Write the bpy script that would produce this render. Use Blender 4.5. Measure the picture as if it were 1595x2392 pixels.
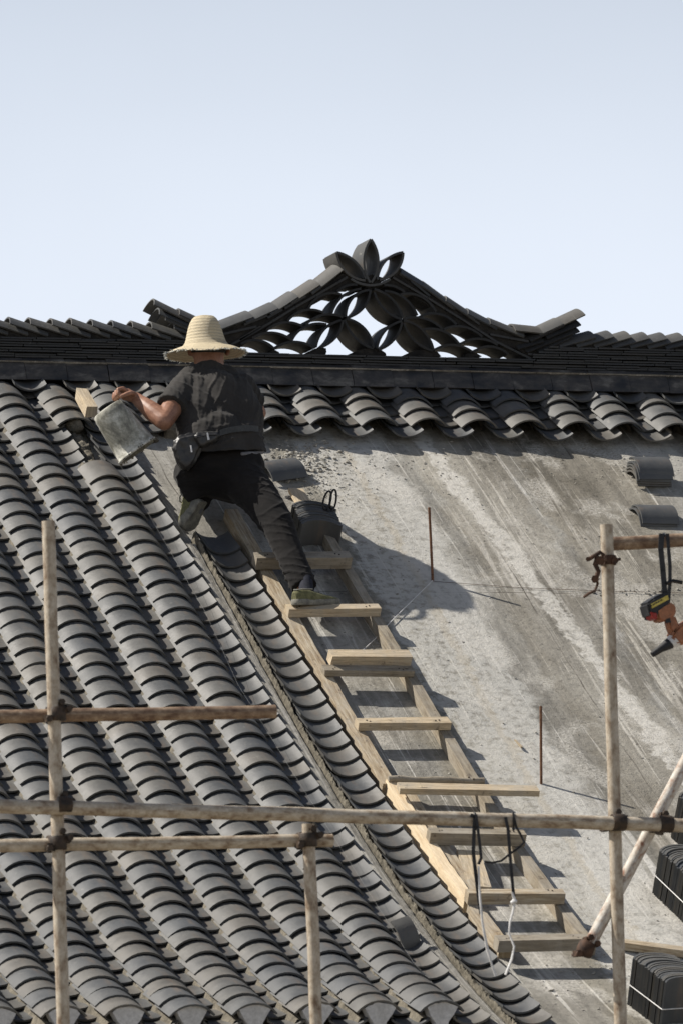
import bpy, bmesh, math, random
import numpy as np
from mathutils import Vector, Matrix, noise
random.seed(7); RNG = np.random.default_rng(7)
C_ = bpy.context
for o in list(bpy.data.objects): bpy.data.objects.remove(o)
COL = C_.scene.collection
SC = C_.scene

# ------------------------------------------------------------------ camera
FPX, AZ, EL, ROLL = 14071.08, math.radians(19.50921747), math.radians(7.52467715), math.radians(1.86848548)
CAM = np.array([-8.78463415, -24.34222346, -2.16670044])
Fv = np.array([math.sin(AZ), math.cos(AZ), 0]); Rv = np.array([math.cos(AZ), -math.sin(AZ), 0]); Zv = np.array([0, 0, 1.])
Fp = Fv*math.cos(EL) + Zv*math.sin(EL); Up = -Fv*math.sin(EL) + Zv*math.cos(EL)
Rc = math.cos(ROLL)*Rv - math.sin(ROLL)*Up; Uc = math.sin(ROLL)*Rv + math.cos(ROLL)*Up
cam = bpy.data.cameras.new('camera'); co = bpy.data.objects.new('camera', cam); COL.objects.link(co)
co.matrix_world = Matrix(((Rc[0], Uc[0], -Fp[0], CAM[0]), (Rc[1], Uc[1], -Fp[1], CAM[1]), (Rc[2], Uc[2], -Fp[2], CAM[2]), (0, 0, 0, 1)))
cam.sensor_fit = 'HORIZONTAL'; cam.sensor_width = 15.0; cam.lens = FPX/1595*15.0
cam.clip_start = 0.5; cam.clip_end = 5000
cam.dof.use_dof = True; cam.dof.focus_distance = 27.6; cam.dof.aperture_fstop = 4.5
SC.camera = co
SC.render.resolution_x = 682; SC.render.resolution_y = 1024
# ------------------------------------------------------------------ light
SUN_TO = Vector((-0.60, 0.31, 0.80)).normalized()      # direction towards the sun
el = math.asin(SUN_TO.z); az = math.atan2(SUN_TO.x, SUN_TO.y)
w = bpy.data.worlds.new('World'); SC.world = w; w.use_nodes = True
nt = w.node_tree; bg = nt.nodes['Background']
sky = nt.nodes.new('ShaderNodeTexSky'); sky.sky_type = 'NISHITA'; sky.sun_disc = False
sky.sun_elevation = el; sky.sun_rotation = az
sky.air_density = 1.0; sky.dust_density = 2.2; sky.ozone_density = 1.5; sky.altitude = 50
nt.links.new(sky.outputs[0], bg.inputs[0]); bg.inputs[1].default_value = 0.05
# pale haze band low in the sky, thinning upwards
tcw = nt.nodes.new('ShaderNodeTexCoord'); sxw = nt.nodes.new('ShaderNodeSeparateXYZ'); nt.links.new(tcw.outputs['Generated'], sxw.inputs[0])
hz = nt.nodes.new('ShaderNodeBackground'); hz.inputs[0].default_value = (.632, .682, .765, 1); hz.inputs[1].default_value = 1.0
rw = nt.nodes.new('ShaderNodeValToRGB'); rw.color_ramp.interpolation = 'B_SPLINE'; ew = rw.color_ramp.elements
ew[0].position = 0; ew[0].color = (1, 1, 1, 1); ew[1].position = .60; ew[1].color = (0, 0, 0, 1)
for p_, v_ in ((.15, .98), (.20, .84), (.27, .28), (.40, .06)):
    q_ = ew.new(p_); q_.color = (v_, v_, v_, 1)
nw = nt.nodes.new('ShaderNodeTexNoise'); nw.inputs['Scale'].default_value = 9; nw.inputs['Detail'].default_value = 4; nt.links.new(tcw.outputs['Generated'], nw.inputs['Vector'])
mw = nt.nodes.new('ShaderNodeMapRange'); mw.inputs[1].default_value = .3; mw.inputs[2].default_value = .7; mw.inputs[3].default_value = .965; mw.inputs[4].default_value = 1.035; nt.links.new(nw.outputs[0], mw.inputs[0]); nt.links.new(mw.outputs[0], hz.inputs[1])
nt.links.new(sxw.outputs[2], rw.inputs[0]); mxw = nt.nodes.new('ShaderNodeMixShader')
nt.links.new(rw.outputs[0], mxw.inputs[0]); nt.links.new(bg.outputs[0], mxw.inputs[1]); nt.links.new(hz.outputs[0], mxw.inputs[2])
nt.links.new(mxw.outputs[0], nt.nodes['World Output'].inputs[0])
sl = bpy.data.lights.new('sun', 'SUN'); sl.energy = 5.0; sl.angle = math.radians(0.53); sl.color = (1, .95, .875)
so = bpy.data.objects.new('sun', sl); COL.objects.link(so)
so.rotation_euler = SUN_TO.to_track_quat('Z', 'Y').to_euler()
SC.view_settings.view_transform = 'Standard'; SC.view_settings.look = 'None'
SC.view_settings.exposure = 0.42; SC.view_settings.gamma = 1

# ------------------------------------------------------------------ roof profile (X along ridge, Y into depth, Z up)
TH0, K1, K2, EXP, PITCH = 0.5893, -0.0541, -0.0156, 0.12622, 0.26
TS = np.linspace(-4.6, 2.8, 741); TH = TH0 + K1*TS + K2*TS*TS
def _cum(d):
    q = np.concatenate([[0], np.cumsum((d[1:]+d[:-1])/2*(TS[1]-TS[0]))]); return q - q[460]
YY = _cum(-np.cos(TH)); ZZ = _cum(-np.sin(TH))
def P(X, t, h=0.0):
    y = np.interp(t, TS, YY); z = np.interp(t, TS, ZZ); q = np.interp(t, TS, TH)
    return np.array([X, y-h*math.sin(q), z+h*math.cos(q)])
def frame(t):
    q = float(np.interp(t, TS, TH))
    return np.array([0, -math.cos(q), -math.sin(q)]), np.array([0, -math.sin(q), math.cos(q)])   # down-slope, normal
S = 1595/1568.
HC = -0.075                                             # concrete deck below the tile rims
def ray(x, y): return Fp + Rc*(x*S-797.5)/FPX - Uc*(y*S-1196)/FPX
def W(x, y, Y):                                         # point of the vertical plane Y seen at photo position x, y
    d = ray(x, y); return CAM + d*(Y-CAM[1])/d[1]
def WS(x, y, Y): return W(x/S, y/S, Y)
def H(x, y, h=HC):                                      # point on the roof surface (offset h)
    d = ray(x, y); Y = YY-h*np.sin(TH); Z = ZZ+h*np.cos(TH)
    k = (Y-CAM[1])/d[1]; g = CAM[2]+k*d[2]-Z
    i = np.where(np.sign(g[:-1]) != np.sign(g[1:]))[0][-1]
    u = g[i]/(g[i]-g[i+1]); kk = k[i]+(k[i+1]-k[i])*u
    return CAM+kk*d, TS[i]+(TS[i+1]-TS[i])*u

# ------------------------------------------------------------------ object helpers
def empty(name, loc, label, cat, group=None):
    o = bpy.data.objects.new(name, None); COL.objects.link(o); o.location = Vector(loc); o.empty_display_size = .1
    return tag(o, label, cat, group)
def tag(o, label=None, cat=None, group=None, kind=None):
    if label: o['label'] = label
    if cat: o['category'] = cat
    if group: o['group'] = group
    if kind: o['kind'] = kind
    return o
class MB:
    def __init__(s): s.v = []; s.f = []; s.uv = []; s.r = []; s.sm = []; s.rnd = 0.5
    def add(s, verts, faces, uvs=None, smooth=True):
        b = len(s.v); s.v += [tuple(map(float, q)) for q in verts]; s.r += [s.rnd]*len(verts)
        s.uv += [tuple(q) for q in (uvs if uvs is not None else [(0, 0)]*len(verts))]
        s.f += [tuple(b+i for i in q) for q in faces]; s.sm += [smooth]*len(faces)
    def grid(s, pts, uvs=None, smooth=True, flip=False, wrap=False):
        n, m = len(pts), len(pts[0]); vs = [p for row in pts for p in row]; fs = []
        for i in range(n-1):
            for j in range(m if wrap else m-1):
                k = (j+1) % m
                q = (i*m+j, i*m+k, (i+1)*m+k, (i+1)*m+j); fs.append(q[::-1] if flip else q)
        s.add(vs, fs, [u for row in uvs for u in row] if uvs is not None else None, smooth)
    def box(s, c, ax, half, jit=0, uvs=True):
        # box with centre c, axes ax (3 unit vectors), half sizes; long axis = ax[0]; faces have own verts
        c = np.array(c, float); ax = [np.array(a, float) for a in ax]
        ofs = {}
        def cn(i, j, k):
            if (i, j, k) not in ofs: ofs[i, j, k] = np.array([random.uniform(-jit, jit) for _ in range(3)])
            return c+ax[0]*half[0]*i+ax[1]*half[1]*j+ax[2]*half[2]*k+ofs[i, j, k]
        u0 = random.uniform(0, 50)
        def fc(q, uv): s.add(q, [(0, 1, 2, 3)], uv, False)
        L, A, B = half[0]*2, half[1]*2, half[2]*2
        for k in (1, -1):
            q = [cn(-1, -1, k), cn(1, -1, k), cn(1, 1, k), cn(-1, 1, k)]; uv = [(u0, k), (u0+L, k), (u0+L, k+A), (u0, k+A)]
            fc(q if k > 0 else q[::-1], uv if k > 0 else uv[::-1])
        for j in (1, -1):
            q = [cn(-1, j, 1), cn(1, j, 1), cn(1, j, -1), cn(-1, j, -1)]; uv = [(u0, 2+j), (u0+L, 2+j), (u0+L, 2+j+B), (u0, 2+j+B)]
            fc(q if j > 0 else q[::-1], uv if j > 0 else uv[::-1])
        for i in (1, -1):
            q = [cn(i, -1, 1), cn(i, 1, 1), cn(i, 1, -1), cn(i, -1, -1)]; uv = [(u0+.01*a, 4+b) for a, b in ((0, 0), (0, A), (B, A), (B, 0))]
            fc(q[::-1] if i > 0 else q, uv)
    def tube(s, pts, rad, n=12, cap=True, uvscale=1):
        pts = [np.array(p, float) for p in pts]; rad = rad if hasattr(rad, '__len__') else [rad]*len(pts)
        rings = []; uvs = []; L = 0; prev = None; u0 = random.uniform(0, 20)
        for i, p in enumerate(pts):
            t = pts[min(i+1, len(pts)-1)]-pts[max(i-1, 0)]; t /= np.linalg.norm(t)+1e-9
            if prev is None:
                a = np.cross(t, [0, 0, 1.]); a = a if np.linalg.norm(a) > .1 else np.cross(t, [0, 1., 0])
            else: a = prev-t*np.dot(prev, t)
            a /= np.linalg.norm(a); prev = a; b = np.cross(t, a)
            if i: L += np.linalg.norm(p-pts[i-1])
            rings.append([p+rad[i]*(a*math.cos(k*2*math.pi/n)+b*math.sin(k*2*math.pi/n)) for k in range(n+1)])
            uvs.append([(u0+L*uvscale, k/n*.15) for k in range(n+1)])
        s.grid(rings, uvs)
        if cap:
            for rg, fl in ((rings[0], True), (rings[-1], False)):
                vs = rg[:-1]; s.add(vs, [tuple(range(len(vs)))[::-1] if not fl else tuple(range(len(vs)))], [(u0, 1)]*len(vs), False)
    def build(s, name, mat, parent=None, label=None):
        me = bpy.data.meshes.new(name); me.from_pydata(s.v, [], s.f); me.update()
        uvl = me.uv_layers.new(name='UVMap')
        idx = np.empty(len(me.loops), np.int32); me.loops.foreach_get('vertex_index', idx)
        uvl.data.foreach_set('uv', np.array(s.uv, np.float32)[idx].ravel())
        at = me.attributes.new('rnd', 'FLOAT', 'POINT'); at.data.foreach_set('value', np.array(s.r, np.float32))
        me.polygons.foreach_set('use_smooth', np.array(s.sm, bool))
        me.materials.append(mat); me.update()
        o = bpy.data.objects.new(name, me); COL.objects.link(o)
        if parent is not None: attach(o, parent)
        if label: o['label'] = label
        return o
    def center(s):                                       # move the origin of a single-mesh thing to its base
        a = np.array(s.v); c = a.mean(0); c[2] = a[:, 2].min(); s.v = [tuple(q) for q in a-c]; return Vector(c)
def attach(o, p):
    o.parent = p
    M = Matrix.Translation(p.location) if p.parent is None else p.parent_mat
    o.matrix_parent_inverse = M.inverted(); o.parent_mat = M if False else None
def attach(o, p):
    o.parent = p
    q = p; L = Vector((0, 0, 0))
    while q is not None: L += q.location; q = q.parent
    # geometry is in world coordinates: shift it into the parent's frame
    if o.type == 'MESH':
        o.data.transform(Matrix.Translation(-L))
    else: o.location = o.location - L
def thing_mesh(mb, name, mat, label, cat, group=None, kind=None):
    c = mb.center(); o = mb.build(name, mat); o.location = c; return tag(o, label, cat, group, kind)

# ------------------------------------------------------------------ materials
def mk(name):
    m = bpy.data.materials.new(name); m.use_nodes = True; n = m.node_tree
    return m, n, n.nodes['Principled BSDF'], lambda t, **k: _nd(n, t, **k), lambda a, b: n.links.new(a, b)
def _nd(n, t, **k):
    q = n.nodes.new('ShaderNode'+t)
    for a, b in k.items():
        if a.startswith('i_'): q.inputs[a[2:].replace('_', ' ')].default_value = b
        else: setattr(q, a, b)
    return q
def ramp(nd, pts):
    r = nd('ValToRGB'); e = r.color_ramp.elements
    while len(e) < len(pts): e.new(.5)
    for k, (p, c) in enumerate(pts): e[k].position = p; e[k].color = (*c, 1) if len(c) == 3 else c
    return r
def g3(v): return (v, v, v)
def mixc(nd, ln, fac, a, b, mode='MIX'):
    m = nd('Mix', data_type='RGBA', blend_type=mode)
    for k, v in ((0, fac), (6, a), (7, b)):
        if isinstance(v, bpy.types.NodeSocket): ln(v, m.inputs[k])
        else: m.inputs[k].default_value = v if k == 0 else (*v, 1)
    return m.outputs[2]
def nz(nd, ln, vec, scale, detail=4, rough=.6, dist=0, mp=None):
    if mp is not None:
        q = nd('Mapping'); q.inputs['Scale'].default_value = mp[:3]
        if len(mp) > 3: q.inputs['Rotation'].default_value = (0, 0, mp[3])
        ln(vec, q.inputs[0]); vec = q.outputs[0]
    t = nd('TexNoise'); t.inputs['Scale'].default_value = scale; t.inputs['Detail'].default_value = detail
    t.inputs['Roughness'].default_value = rough; t.inputs['Distortion'].default_value = dist
    ln(vec, t.inputs['Vector']); return t.outputs[0]
def bump(nd, ln, bs, items):
    prev = None
    for h, st, d in items:
        b = nd('Bump'); b.inputs['Strength'].default_value = st; b.inputs['Distance'].default_value = d; ln(h, b.inputs['Height'])
        if prev: ln(prev, b.inputs['Normal'])
        prev = b.outputs[0]
    ln(prev, bs.inputs['Normal'])

def mat_tile(name, k=1.0, rough=.42, dusty=.35):
    m, n, bs, nd, ln = mk(name)
    at = nd('Attribute', attribute_name='rnd'); uv = nd('UVMap'); tc = nd('TexCoord')
    base = ramp(nd, [(0, (.096*k, .101*k, .105*k)), (.35, (.116*k, .117*k, .114*k)), (.6, (.134*k, .131*k, .121*k)), (.85, (.154*k, .143*k, .125*k)), (1, (.122*k, .120*k, .113*k))])
    n1 = nz(nd, ln, tc.outputs['Object'], 2.2, 3)
    mt = nd('Math', operation='MULTIPLY_ADD'); ln(n1, mt.inputs[0]); mt.inputs[1].default_value = .9; mt.inputs[2].default_value = -.42
    ad = nd('Math', operation='ADD'); ln(at.outputs['Fac'], ad.inputs[0]); ln(mt.outputs[0], ad.inputs[1]); ln(ad.outputs[0], base.inputs[0])
    # brown firing mark along the crown
    sx = nd('SeparateXYZ'); ln(uv.outputs[0], sx.inputs[0])
    n2 = nz(nd, ln, tc.outputs['Object'], 30, 3, mp=(1, .3, .3))
    b1 = nd('Math', operation='SUBTRACT'); ln(sx.outputs[0], b1.inputs[0]); b1.inputs[1].default_value = .1
    b2 = nd('Math', operation='ABSOLUTE'); ln(b1.outputs[0], b2.inputs[0])
    b3 = nd('MapRange'); ln(b2.outputs[0], b3.inputs[0]); b3.inputs[1].default_value = 0; b3.inputs[2].default_value = .32; b3.inputs[3].default_value = 1; b3.inputs[4].default_value = 0
    b4 = nd('Math', operation='MULTIPLY'); ln(b3.outputs[0], b4.inputs[0]); r2 = ramp(nd, [(.45, g3(0)), (.7, g3(1))]); ln(n2, r2.inputs[0]); ln(r2.outputs[0], b4.inputs[1])
    b5 = nd('Math', operation='MULTIPLY'); ln(b4.outputs[0], b5.inputs[0]); b5.inputs[1].default_value = .55
    c = mixc(nd, ln, b5.outputs[0], base.outputs[0], (.22*k, .165*k, .12*k))
    # grime and mortar dust, scratches
    n3 = nz(nd, ln, tc.outputs['Object'], 9, 6, .65); r3 = ramp(nd, [(.35, g3(.84)), (.65, g3(1.07))]); ln(n3, r3.inputs[0])
    c = mixc(nd, ln, 1.0, c, r3.outputs[0], 'MULTIPLY')
    n4 = nz(nd, ln, tc.outputs['Object'], 24, 8, .75, .5); r4 = ramp(nd, [(.60, g3(0)), (.74, g3(1))]); ln(n4, r4.inputs[0])
    f4 = nd('Math', operation='MULTIPLY'); ln(r4.outputs[0], f4.inputs[0]); f4.inputs[1].default_value = dusty
    c = mixc(nd, ln, f4.outputs[0], c, (.30, .285, .25)); ln(c, bs.inputs['Base Color'])
    rr = ramp(nd, [(.3, g3(rough-.06)), (.7, g3(rough+.2))]); ln(n3, rr.inputs[0]); ln(rr.outputs[0], bs.inputs['Roughness'])
    bs.inputs['Specular IOR Level'].default_value = .4
    bump(nd, ln, bs, [(nz(nd, ln, tc.outputs['Object'], 60, 5), .18, .004), (n3, .2, .01)])
    return m
M_TILE = mat_tile('grey_clay_tile', .78, .47, .42)
M_GUT = mat_tile('grey_clay_gutter_tile', .74, .46, .30)
M_RIDGE = mat_tile('shade_toned_ridge_tile', .22, .5, .25)  # same clay darkened: the shade on the ridge face is put into the colour
M_BUNDLE = mat_tile('dark_stacked_tile', .80, .6, .4)

def mat_concrete():
    m, n, bs, nd, ln = mk('roof_concrete')
    uv = nd('UVMap').outputs[0]
    big = nz(nd, ln, uv, 1.1, 4, .6, .4, (1.6, .8, 1, .25))
    base = ramp(nd, [(.30, (.183, .170, .143)), (.45, (.262, .247, .214)), (.57, (.336, .321, .285)), (.74, (.45, .435, .392))]); ln(big, base.inputs[0])
    # darker damp smears following the slope
    n1 = nz(nd, ln, uv, 1.0, 6, .7, .3, (7, .75, 1, .12)); r1 = ramp(nd, [(.40, g3(.70)), (.50, g3(.93)), (.62, g3(1.06))]); ln(n1, r1.inputs[0])
    c = mixc(nd, ln, 1.0, base.outputs[0], r1.outputs[0], 'MULTIPLY')
    # pale grout trails down the slope
    n2 = nz(nd, ln, uv, 1.0, 7, .72, .6, (12, .85, 1, .16)); r2 = ramp(nd, [(.53, g3(0)), (.62, g3(.8)), (.8, g3(1))]); ln(n2, r2.inputs[0])
    n3 = nz(nd, ln, uv, 1.3, 3, .5, 0, (1, .7, 1, .2)); r3 = ramp(nd, [(.42, g3(0)), (.60, g3(1))]); ln(n3, r3.inputs[0])
    f = nd('Math', operation='MULTIPLY'); ln(r2.outputs[0], f.inputs[0]); ln(r3.outputs[0], f.inputs[1])
    c = mixc(nd, ln, f.outputs[0], c, (.56, .54, .50))
    n8 = nz(nd, ln, uv, 1.0, 3, .6, .8, (34, .9, 1, .14)); r8 = ramp(nd, [(.61, g3(0)), (.66, g3(.8))]); ln(n8, r8.inputs[0])
    c = mixc(nd, ln, r8.outputs[0], c, (.55, .53, .48))
    # trowel sweeps
    wv = nd('TexWave', wave_type='RINGS', rings_direction='Z'); wv.inputs['Scale'].default_value = 5.5; wv.inputs['Distortion'].default_value = 9; wv.inputs['Detail'].default_value = 4
    mp = nd('Mapping'); mp.inputs['Location'].default_value = (-2.4, 1.1, 0); ln(uv, mp.inputs[0]); ln(mp.outputs[0], wv.inputs[0])
    # fine speckle
    n4 = nz(nd, ln, uv, 55, 8, .8); r4 = ramp(nd, [(.28, g3(.55)), (.42, g3(.95)), (.7, g3(1.12))]); ln(n4, r4.inputs[0])
    c = mixc(nd, ln, 1.0, c, r4.outputs[0], 'MULTIPLY')
    # rough scabbed zone: coarse voronoi grit
    n5 = nz(nd, ln, uv, 30, 7, .75, 0); r5 = ramp(nd, [(.34, g3(.55)), (.43, g3(.96)), (.64, g3(1.14))]); ln(n5, r5.inputs[0])
    c = mixc(nd, ln, 1.0, c, r5.outputs[0], 'MULTIPLY')
    # board joints of the deck: thin dark lines
    sx = nd('SeparateXYZ'); 
    wob = nz(nd, ln, uv, 3, 2); 
    ln(uv, sx.inputs[0])
    def lines(sock, period, off, width):
        a = nd('Math', operation='ADD'); ln(sock, a.inputs[0]); a.inputs[1].default_value = off
        w_ = nd('Math', operation='MULTIPLY_ADD'); ln(wob, w_.inputs[0]); w_.inputs[1].default_value = .03; ln(a.outputs[0], w_.inputs[2])
        d = nd('Math', operation='PINGPONG'); ln(w_.outputs[0], d.inputs[0]); d.inputs[1].default_value = period
        l = nd('Math', operation='LESS_THAN'); ln(d.outputs[0], l.inputs[0]); l.inputs[1].default_value = width; return l.outputs[0]
    l1 = lines(sx.outputs[0], .36, .10, .0032); l2 = lines(sx.outputs[1], 1.02, .02, .003)
    mx = nd('Math', operation='MAXIMUM'); ln(l1, mx.inputs[0]); ln(l2, mx.inputs[1])
    n6 = nz(nd, ln, uv, 2.2, 3); r6 = ramp(nd, [(.42, g3(.0)), (.56, g3(.75))]); ln(n6, r6.inputs[0])
    mm = nd('Math', operation='MULTIPLY'); ln(mx.outputs[0], mm.inputs[0]); ln(r6.outputs[0], mm.inputs[1])
    c = mixc(nd, ln, mm.outputs[0], c, (.07, .062, .05))
    # large stains, bands and smears anchored on the deck (roof coordinates)
    nb = nz(nd, ln, uv, 4.5, 5, .65, .2); nb2 = nz(nd, ln, uv, 22, 4, .7)
    def band(pa, pb, hw, soft, wob_=.16):
        (xa, _, _), ta = H(*pa); (xb, _, _), tb = H(*pb); a = np.array([xa, -ta]); b = np.array([xb, -tb]); d = (b-a)/np.linalg.norm(b-a); nn = (-d[1], d[0])
        dt_ = nd('VectorMath', operation='DOT_PRODUCT'); ln(uv, dt_.inputs[0]); dt_.inputs[1].default_value = (nn[0], nn[1], 0)
        s1_ = nd('Math', operation='SUBTRACT'); ln(dt_.outputs['Value'], s1_.inputs[0]); s1_.inputs[1].default_value = float(a@np.array(nn))
        w1_ = nd('Math', operation='MULTIPLY_ADD'); ln(nb, w1_.inputs[0]); w1_.inputs[1].default_value = wob_*2; ln(s1_.outputs[0], w1_.inputs[2])
        w2_ = nd('Math', operation='MULTIPLY_ADD'); ln(nb2, w2_.inputs[0]); w2_.inputs[1].default_value = .10; ln(w1_.outputs[0], w2_.inputs[2])
        s2_ = nd('Math', operation='SUBTRACT'); ln(w2_.outputs[0], s2_.inputs[0]); s2_.inputs[1].default_value = wob_+.05
        ab = nd('Math', operation='ABSOLUTE'); ln(s2_.outputs[0], ab.inputs[0])
        mr = nd('MapRange'); mr.interpolation_type = 'SMOOTHSTEP'; ln(ab.outputs[0], mr.inputs[0]); mr.inputs[1].default_value = hw; mr.inputs[2].default_value = hw+soft*.55; mr.inputs[3].default_value = 1; mr.inputs[4].default_value = 0
        return mr.outputs[0]
    def sc(o_, k_):
        q_ = nd('Math', operation='MULTIPLY'); ln(o_, q_.inputs[0])
        if isinstance(k_, float): q_.inputs[1].default_value = k_
        else: ln(k_, q_.inputs[1])
        return q_.outputs[0]
    c = mixc(nd, ln, sc(band((1330, 1090), (1590, 1500), .26, .10), .55), c, (.80, .75, .66), 'MULTIPLY')
    c = mixc(nd, ln, sc(band((1030, 1180), (1300, 1620), .07, .06), .40), c, (.72, .70, .66), 'MULTIPLY')
    c = mixc(nd, ln, sc(band((1450, 1700), (1568, 1880), .20, .10), .35), c, (.82, .76, .66), 'MULTIPLY')
    c = mixc(nd, ln, sc(band((1080, 1720), (1330, 2120), .14, .14), .55), c, (.80, .76, .66), 'MULTIPLY')
    gr = ramp(nd, [(.36, g3(.25)), (.52, g3(.95))]); ln(nb2, gr.inputs[0])
    c = mixc(nd, ln, sc(sc(band((1000, 1050), (1500, 1690), .035, .05, .10), gr.outputs[0]), .85), c, (.60, .575, .52))
    c = mixc(nd, ln, sc(sc(band((840, 1130), (1180, 1740), .20, .12), gr.outputs[0]), .72), c, (.56, .545, .50))
    c = mixc(nd, ln, sc(band((1010, 1420), (1200, 1760), .012, .03, .06), .28), c, (.40, .33, .22))
    # scabby lime patches and dark pits
    n9 = nz(nd, ln, uv, 1.9, 4, .65, .3, (1.3, .9, 1, .3)); r9 = ramp(nd, [(.53, g3(0)), (.60, g3(.9))]); ln(n9, r9.inputs[0])
    n10 = nz(nd, ln, uv, 75, 5, .8); r10 = ramp(nd, [(.42, g3(.1)), (.60, g3(.75))]); ln(n10, r10.inputs[0])
    f9 = nd('Math', operation='MULTIPLY'); ln(r9.outputs[0], f9.inputs[0]); ln(r10.outputs[0], f9.inputs[1])
    c = mixc(nd, ln, f9.outputs[0], c, (.60, .57, .51))
    n11 = nz(nd, ln, uv, 36, 2, .5, 0, (1, 1.2, 1)); r11 = ramp(nd, [(.70, g3(0)), (.74, g3(.85))]); ln(n11, r11.inputs[0])
    c = mixc(nd, ln, r11.outputs[0], c, (.10, .09, .075))
    ln(c, bs.inputs['Base Color']); bs.inputs['Roughness'].default_value = .9; bs.inputs['Specular IOR Level'].default_value = .25
    bump(nd, ln, bs, [(n5, .6, .012), (n4, .7, .006), (n2, .3, .008)])
    return m
M_CONC = mat_concrete()
def mat_simple(name, c1, c2, scale=8, rough=.85, bs_=.3, bd=.01, detail=6, coord='Object', mp=(1, 1, 1), c3=None, pts=(.35, .65), spec=.3, spots=0):
    m, n, bs, nd, ln = mk(name)
    v = nd('UVMap').outputs[0] if coord == 'UV' else nd('TexCoord').outputs[coord]
    q = nz(nd, ln, v, scale, detail, .65, .2, mp)
    pp = [(pts[0], c1), (pts[1], c2)] + ([(min(pts[1]+.12, 1), c3)] if c3 else [])
    r = ramp(nd, pp); ln(q, r.inputs[0]); 
    q2 = nz(nd, ln, v, scale*6, 6, .7, 0, mp); r2 = ramp(nd, [(.3, g3(.75)), (.7, g3(1.15))]); ln(q2, r2.inputs[0])
    cc = mixc(nd, ln, 1.0, r.outputs[0], r2.outputs[0], 'MULTIPLY')
    if spots:
        q4 = nz(nd, ln, nd('TexCoord').outputs['Object'], 26, 4, .7, .4); r4 = ramp(nd, [(.60, g3(0)), (.70, g3(spots))]); ln(q4, r4.inputs[0]); cc = mixc(nd, ln, r4.outputs[0], cc, (.07, .05, .035))
        q5 = nz(nd, ln, nd('TexCoord').outputs['Object'], 7, 4, .7, .2); r5 = ramp(nd, [(.40, g3(0)), (.66, g3(.55))]); ln(q5, r5.inputs[0]); cc = mixc(nd, ln, r5.outputs[0], cc, (.36, .33, .28))
    ln(cc, bs.inputs['Base Color'])
    bs.inputs['Roughness'].default_value = rough; bs.inputs['Specular IOR Level'].default_value = spec
    bump(nd, ln, bs, [(q, bs_, bd), (q2, bs_, bd*.4)])
    return m
M_MORT = mat_simple('rough_mortar', (.10, .09, .07), (.23, .205, .16), 22, .95, .8, .01)
M_MORTL = mat_simple('lumpy_grey_mortar', (.085, .075, .055), (.24, .215, .165), 40, .95, 1.0, .012)
M_MORTP = mat_simple('pale_mortar', (.46, .45, .43), (.58, .57, .55), 10, .9, .3, .006)
M_CRUMB = mat_simple('mortar_crumb', (.22, .205, .175), (.48, .46, .41), 6, .95, .5, .004)
M_FILL = mat_simple('shade_toned_ridge_mortar', (.012, .011, .010), (.036, .032, .027), 16, .95, .8, .01)  # mortar toned near black, painting in the shade inside ridge and gable
M_SKIRT = mat_simple('smeared_ridge_tile', (.021, .021, .021), (.062, .055, .047), 6, .5, .35, .005, mp=(1, 1, 2.0), c3=(.15, .14, .12), pts=(.38, .54), spec=.5)
M_STRAP = mat_simple('grey_webbing', (.045, .048, .05), (.07, .073, .075), 30, .8, .2, .001)
M_WALL = mat_simple('plaster_wall', (.42, .40, .36), (.55, .53, .49), 1.5, .9, .2, .004)
M_WOODN = mat_simple('fresh_timber', (.33, .245, .15), (.54, .44, .30), 9, .75, .35, .004, coord='UV', mp=(1, 14, 1), c3=(.72, .58, .38), pts=(.3, .55), spots=.8)
M_WOODO = mat_simple('weathered_timber', (.22, .155, .09), (.43, .35, .24), 7, .85, .5, .005, coord='UV', mp=(1, 11, 1), c3=(.54, .48, .37), pts=(.34, .54), spots=.8)
M_WOODG = mat_simple('grey_timber', (.15, .12, .085), (.31, .265, .195), 7, .85, .5, .005, coord='UV', mp=(1, 11, 1), c3=(.42, .36, .25), pts=(.32, .6), spots=.8)
M_WOODP = mat_simple('planed_pale_timber', (.60, .45, .28), (.80, .66, .46), 5, .7, .25, .003, coord='UV', mp=(1, 9, 1), c3=(.85, .74, .56), pts=(.3, .6))
M_PIPE = mat_simple('weathered_scaffold_pipe', (.17, .11, .065), (.40, .335, .25), 16, .62, .35, .003, coord='UV', mp=(1, 1.6, 1), c3=(.50, .44, .35), pts=(.33, .50), spec=.4)
M_PIPER = mat_simple('rusty_scaffold_pipe', (.12, .07, .045), (.27, .19, .125), 18, .7, .35, .003, coord='UV', mp=(1, 1.6, 1), c3=(.42, .33, .24), pts=(.35, .58))
M_PIPEW = mat_simple('lime_spattered_pipe', (.26, .13, .08), (.50, .45, .38), 17, .7, .35, .003, coord='UV', mp=(1, 1.6, 1), c3=(.62, .58, .52), pts=(.36, .50))
M_RUST = mat_simple('rusty_iron', (.032, .020, .014), (.105, .055, .032), 30, .8, .6, .003)
M_REBAR = mat_simple('brown_rust', (.10, .05, .03), (.24, .125, .07), 40, .85, .6, .003)
M_RUSTD = mat_simple('greasy_iron', (.022, .018, .014), (.07, .045, .028), 30, .6, .6, .003)
M_BLACK = mat_simple('black_rubber', (.012, .012, .013), (.03, .03, .032), 20, .5, .2, .002)
M_CORD = mat_simple('white_plastic_cord', (.55, .54, .52), (.75, .74, .72), 30, .35, .2, .001, spec=.6)
M_SKIN = mat_simple('tanned_skin', (.24, .115, .070), (.34, .175, .11), 20, .5, .15, .002, spec=.45)
M_HAIR = mat_simple('black_hair', (.008, .007, .006), (.02, .018, .016), 60, .6, .6, .003)
M_SOLE = mat_simple('dirty_rubber_sole', (.10, .10, .09), (.26, .25, .21), 22, .8, .4, .003)
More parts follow.
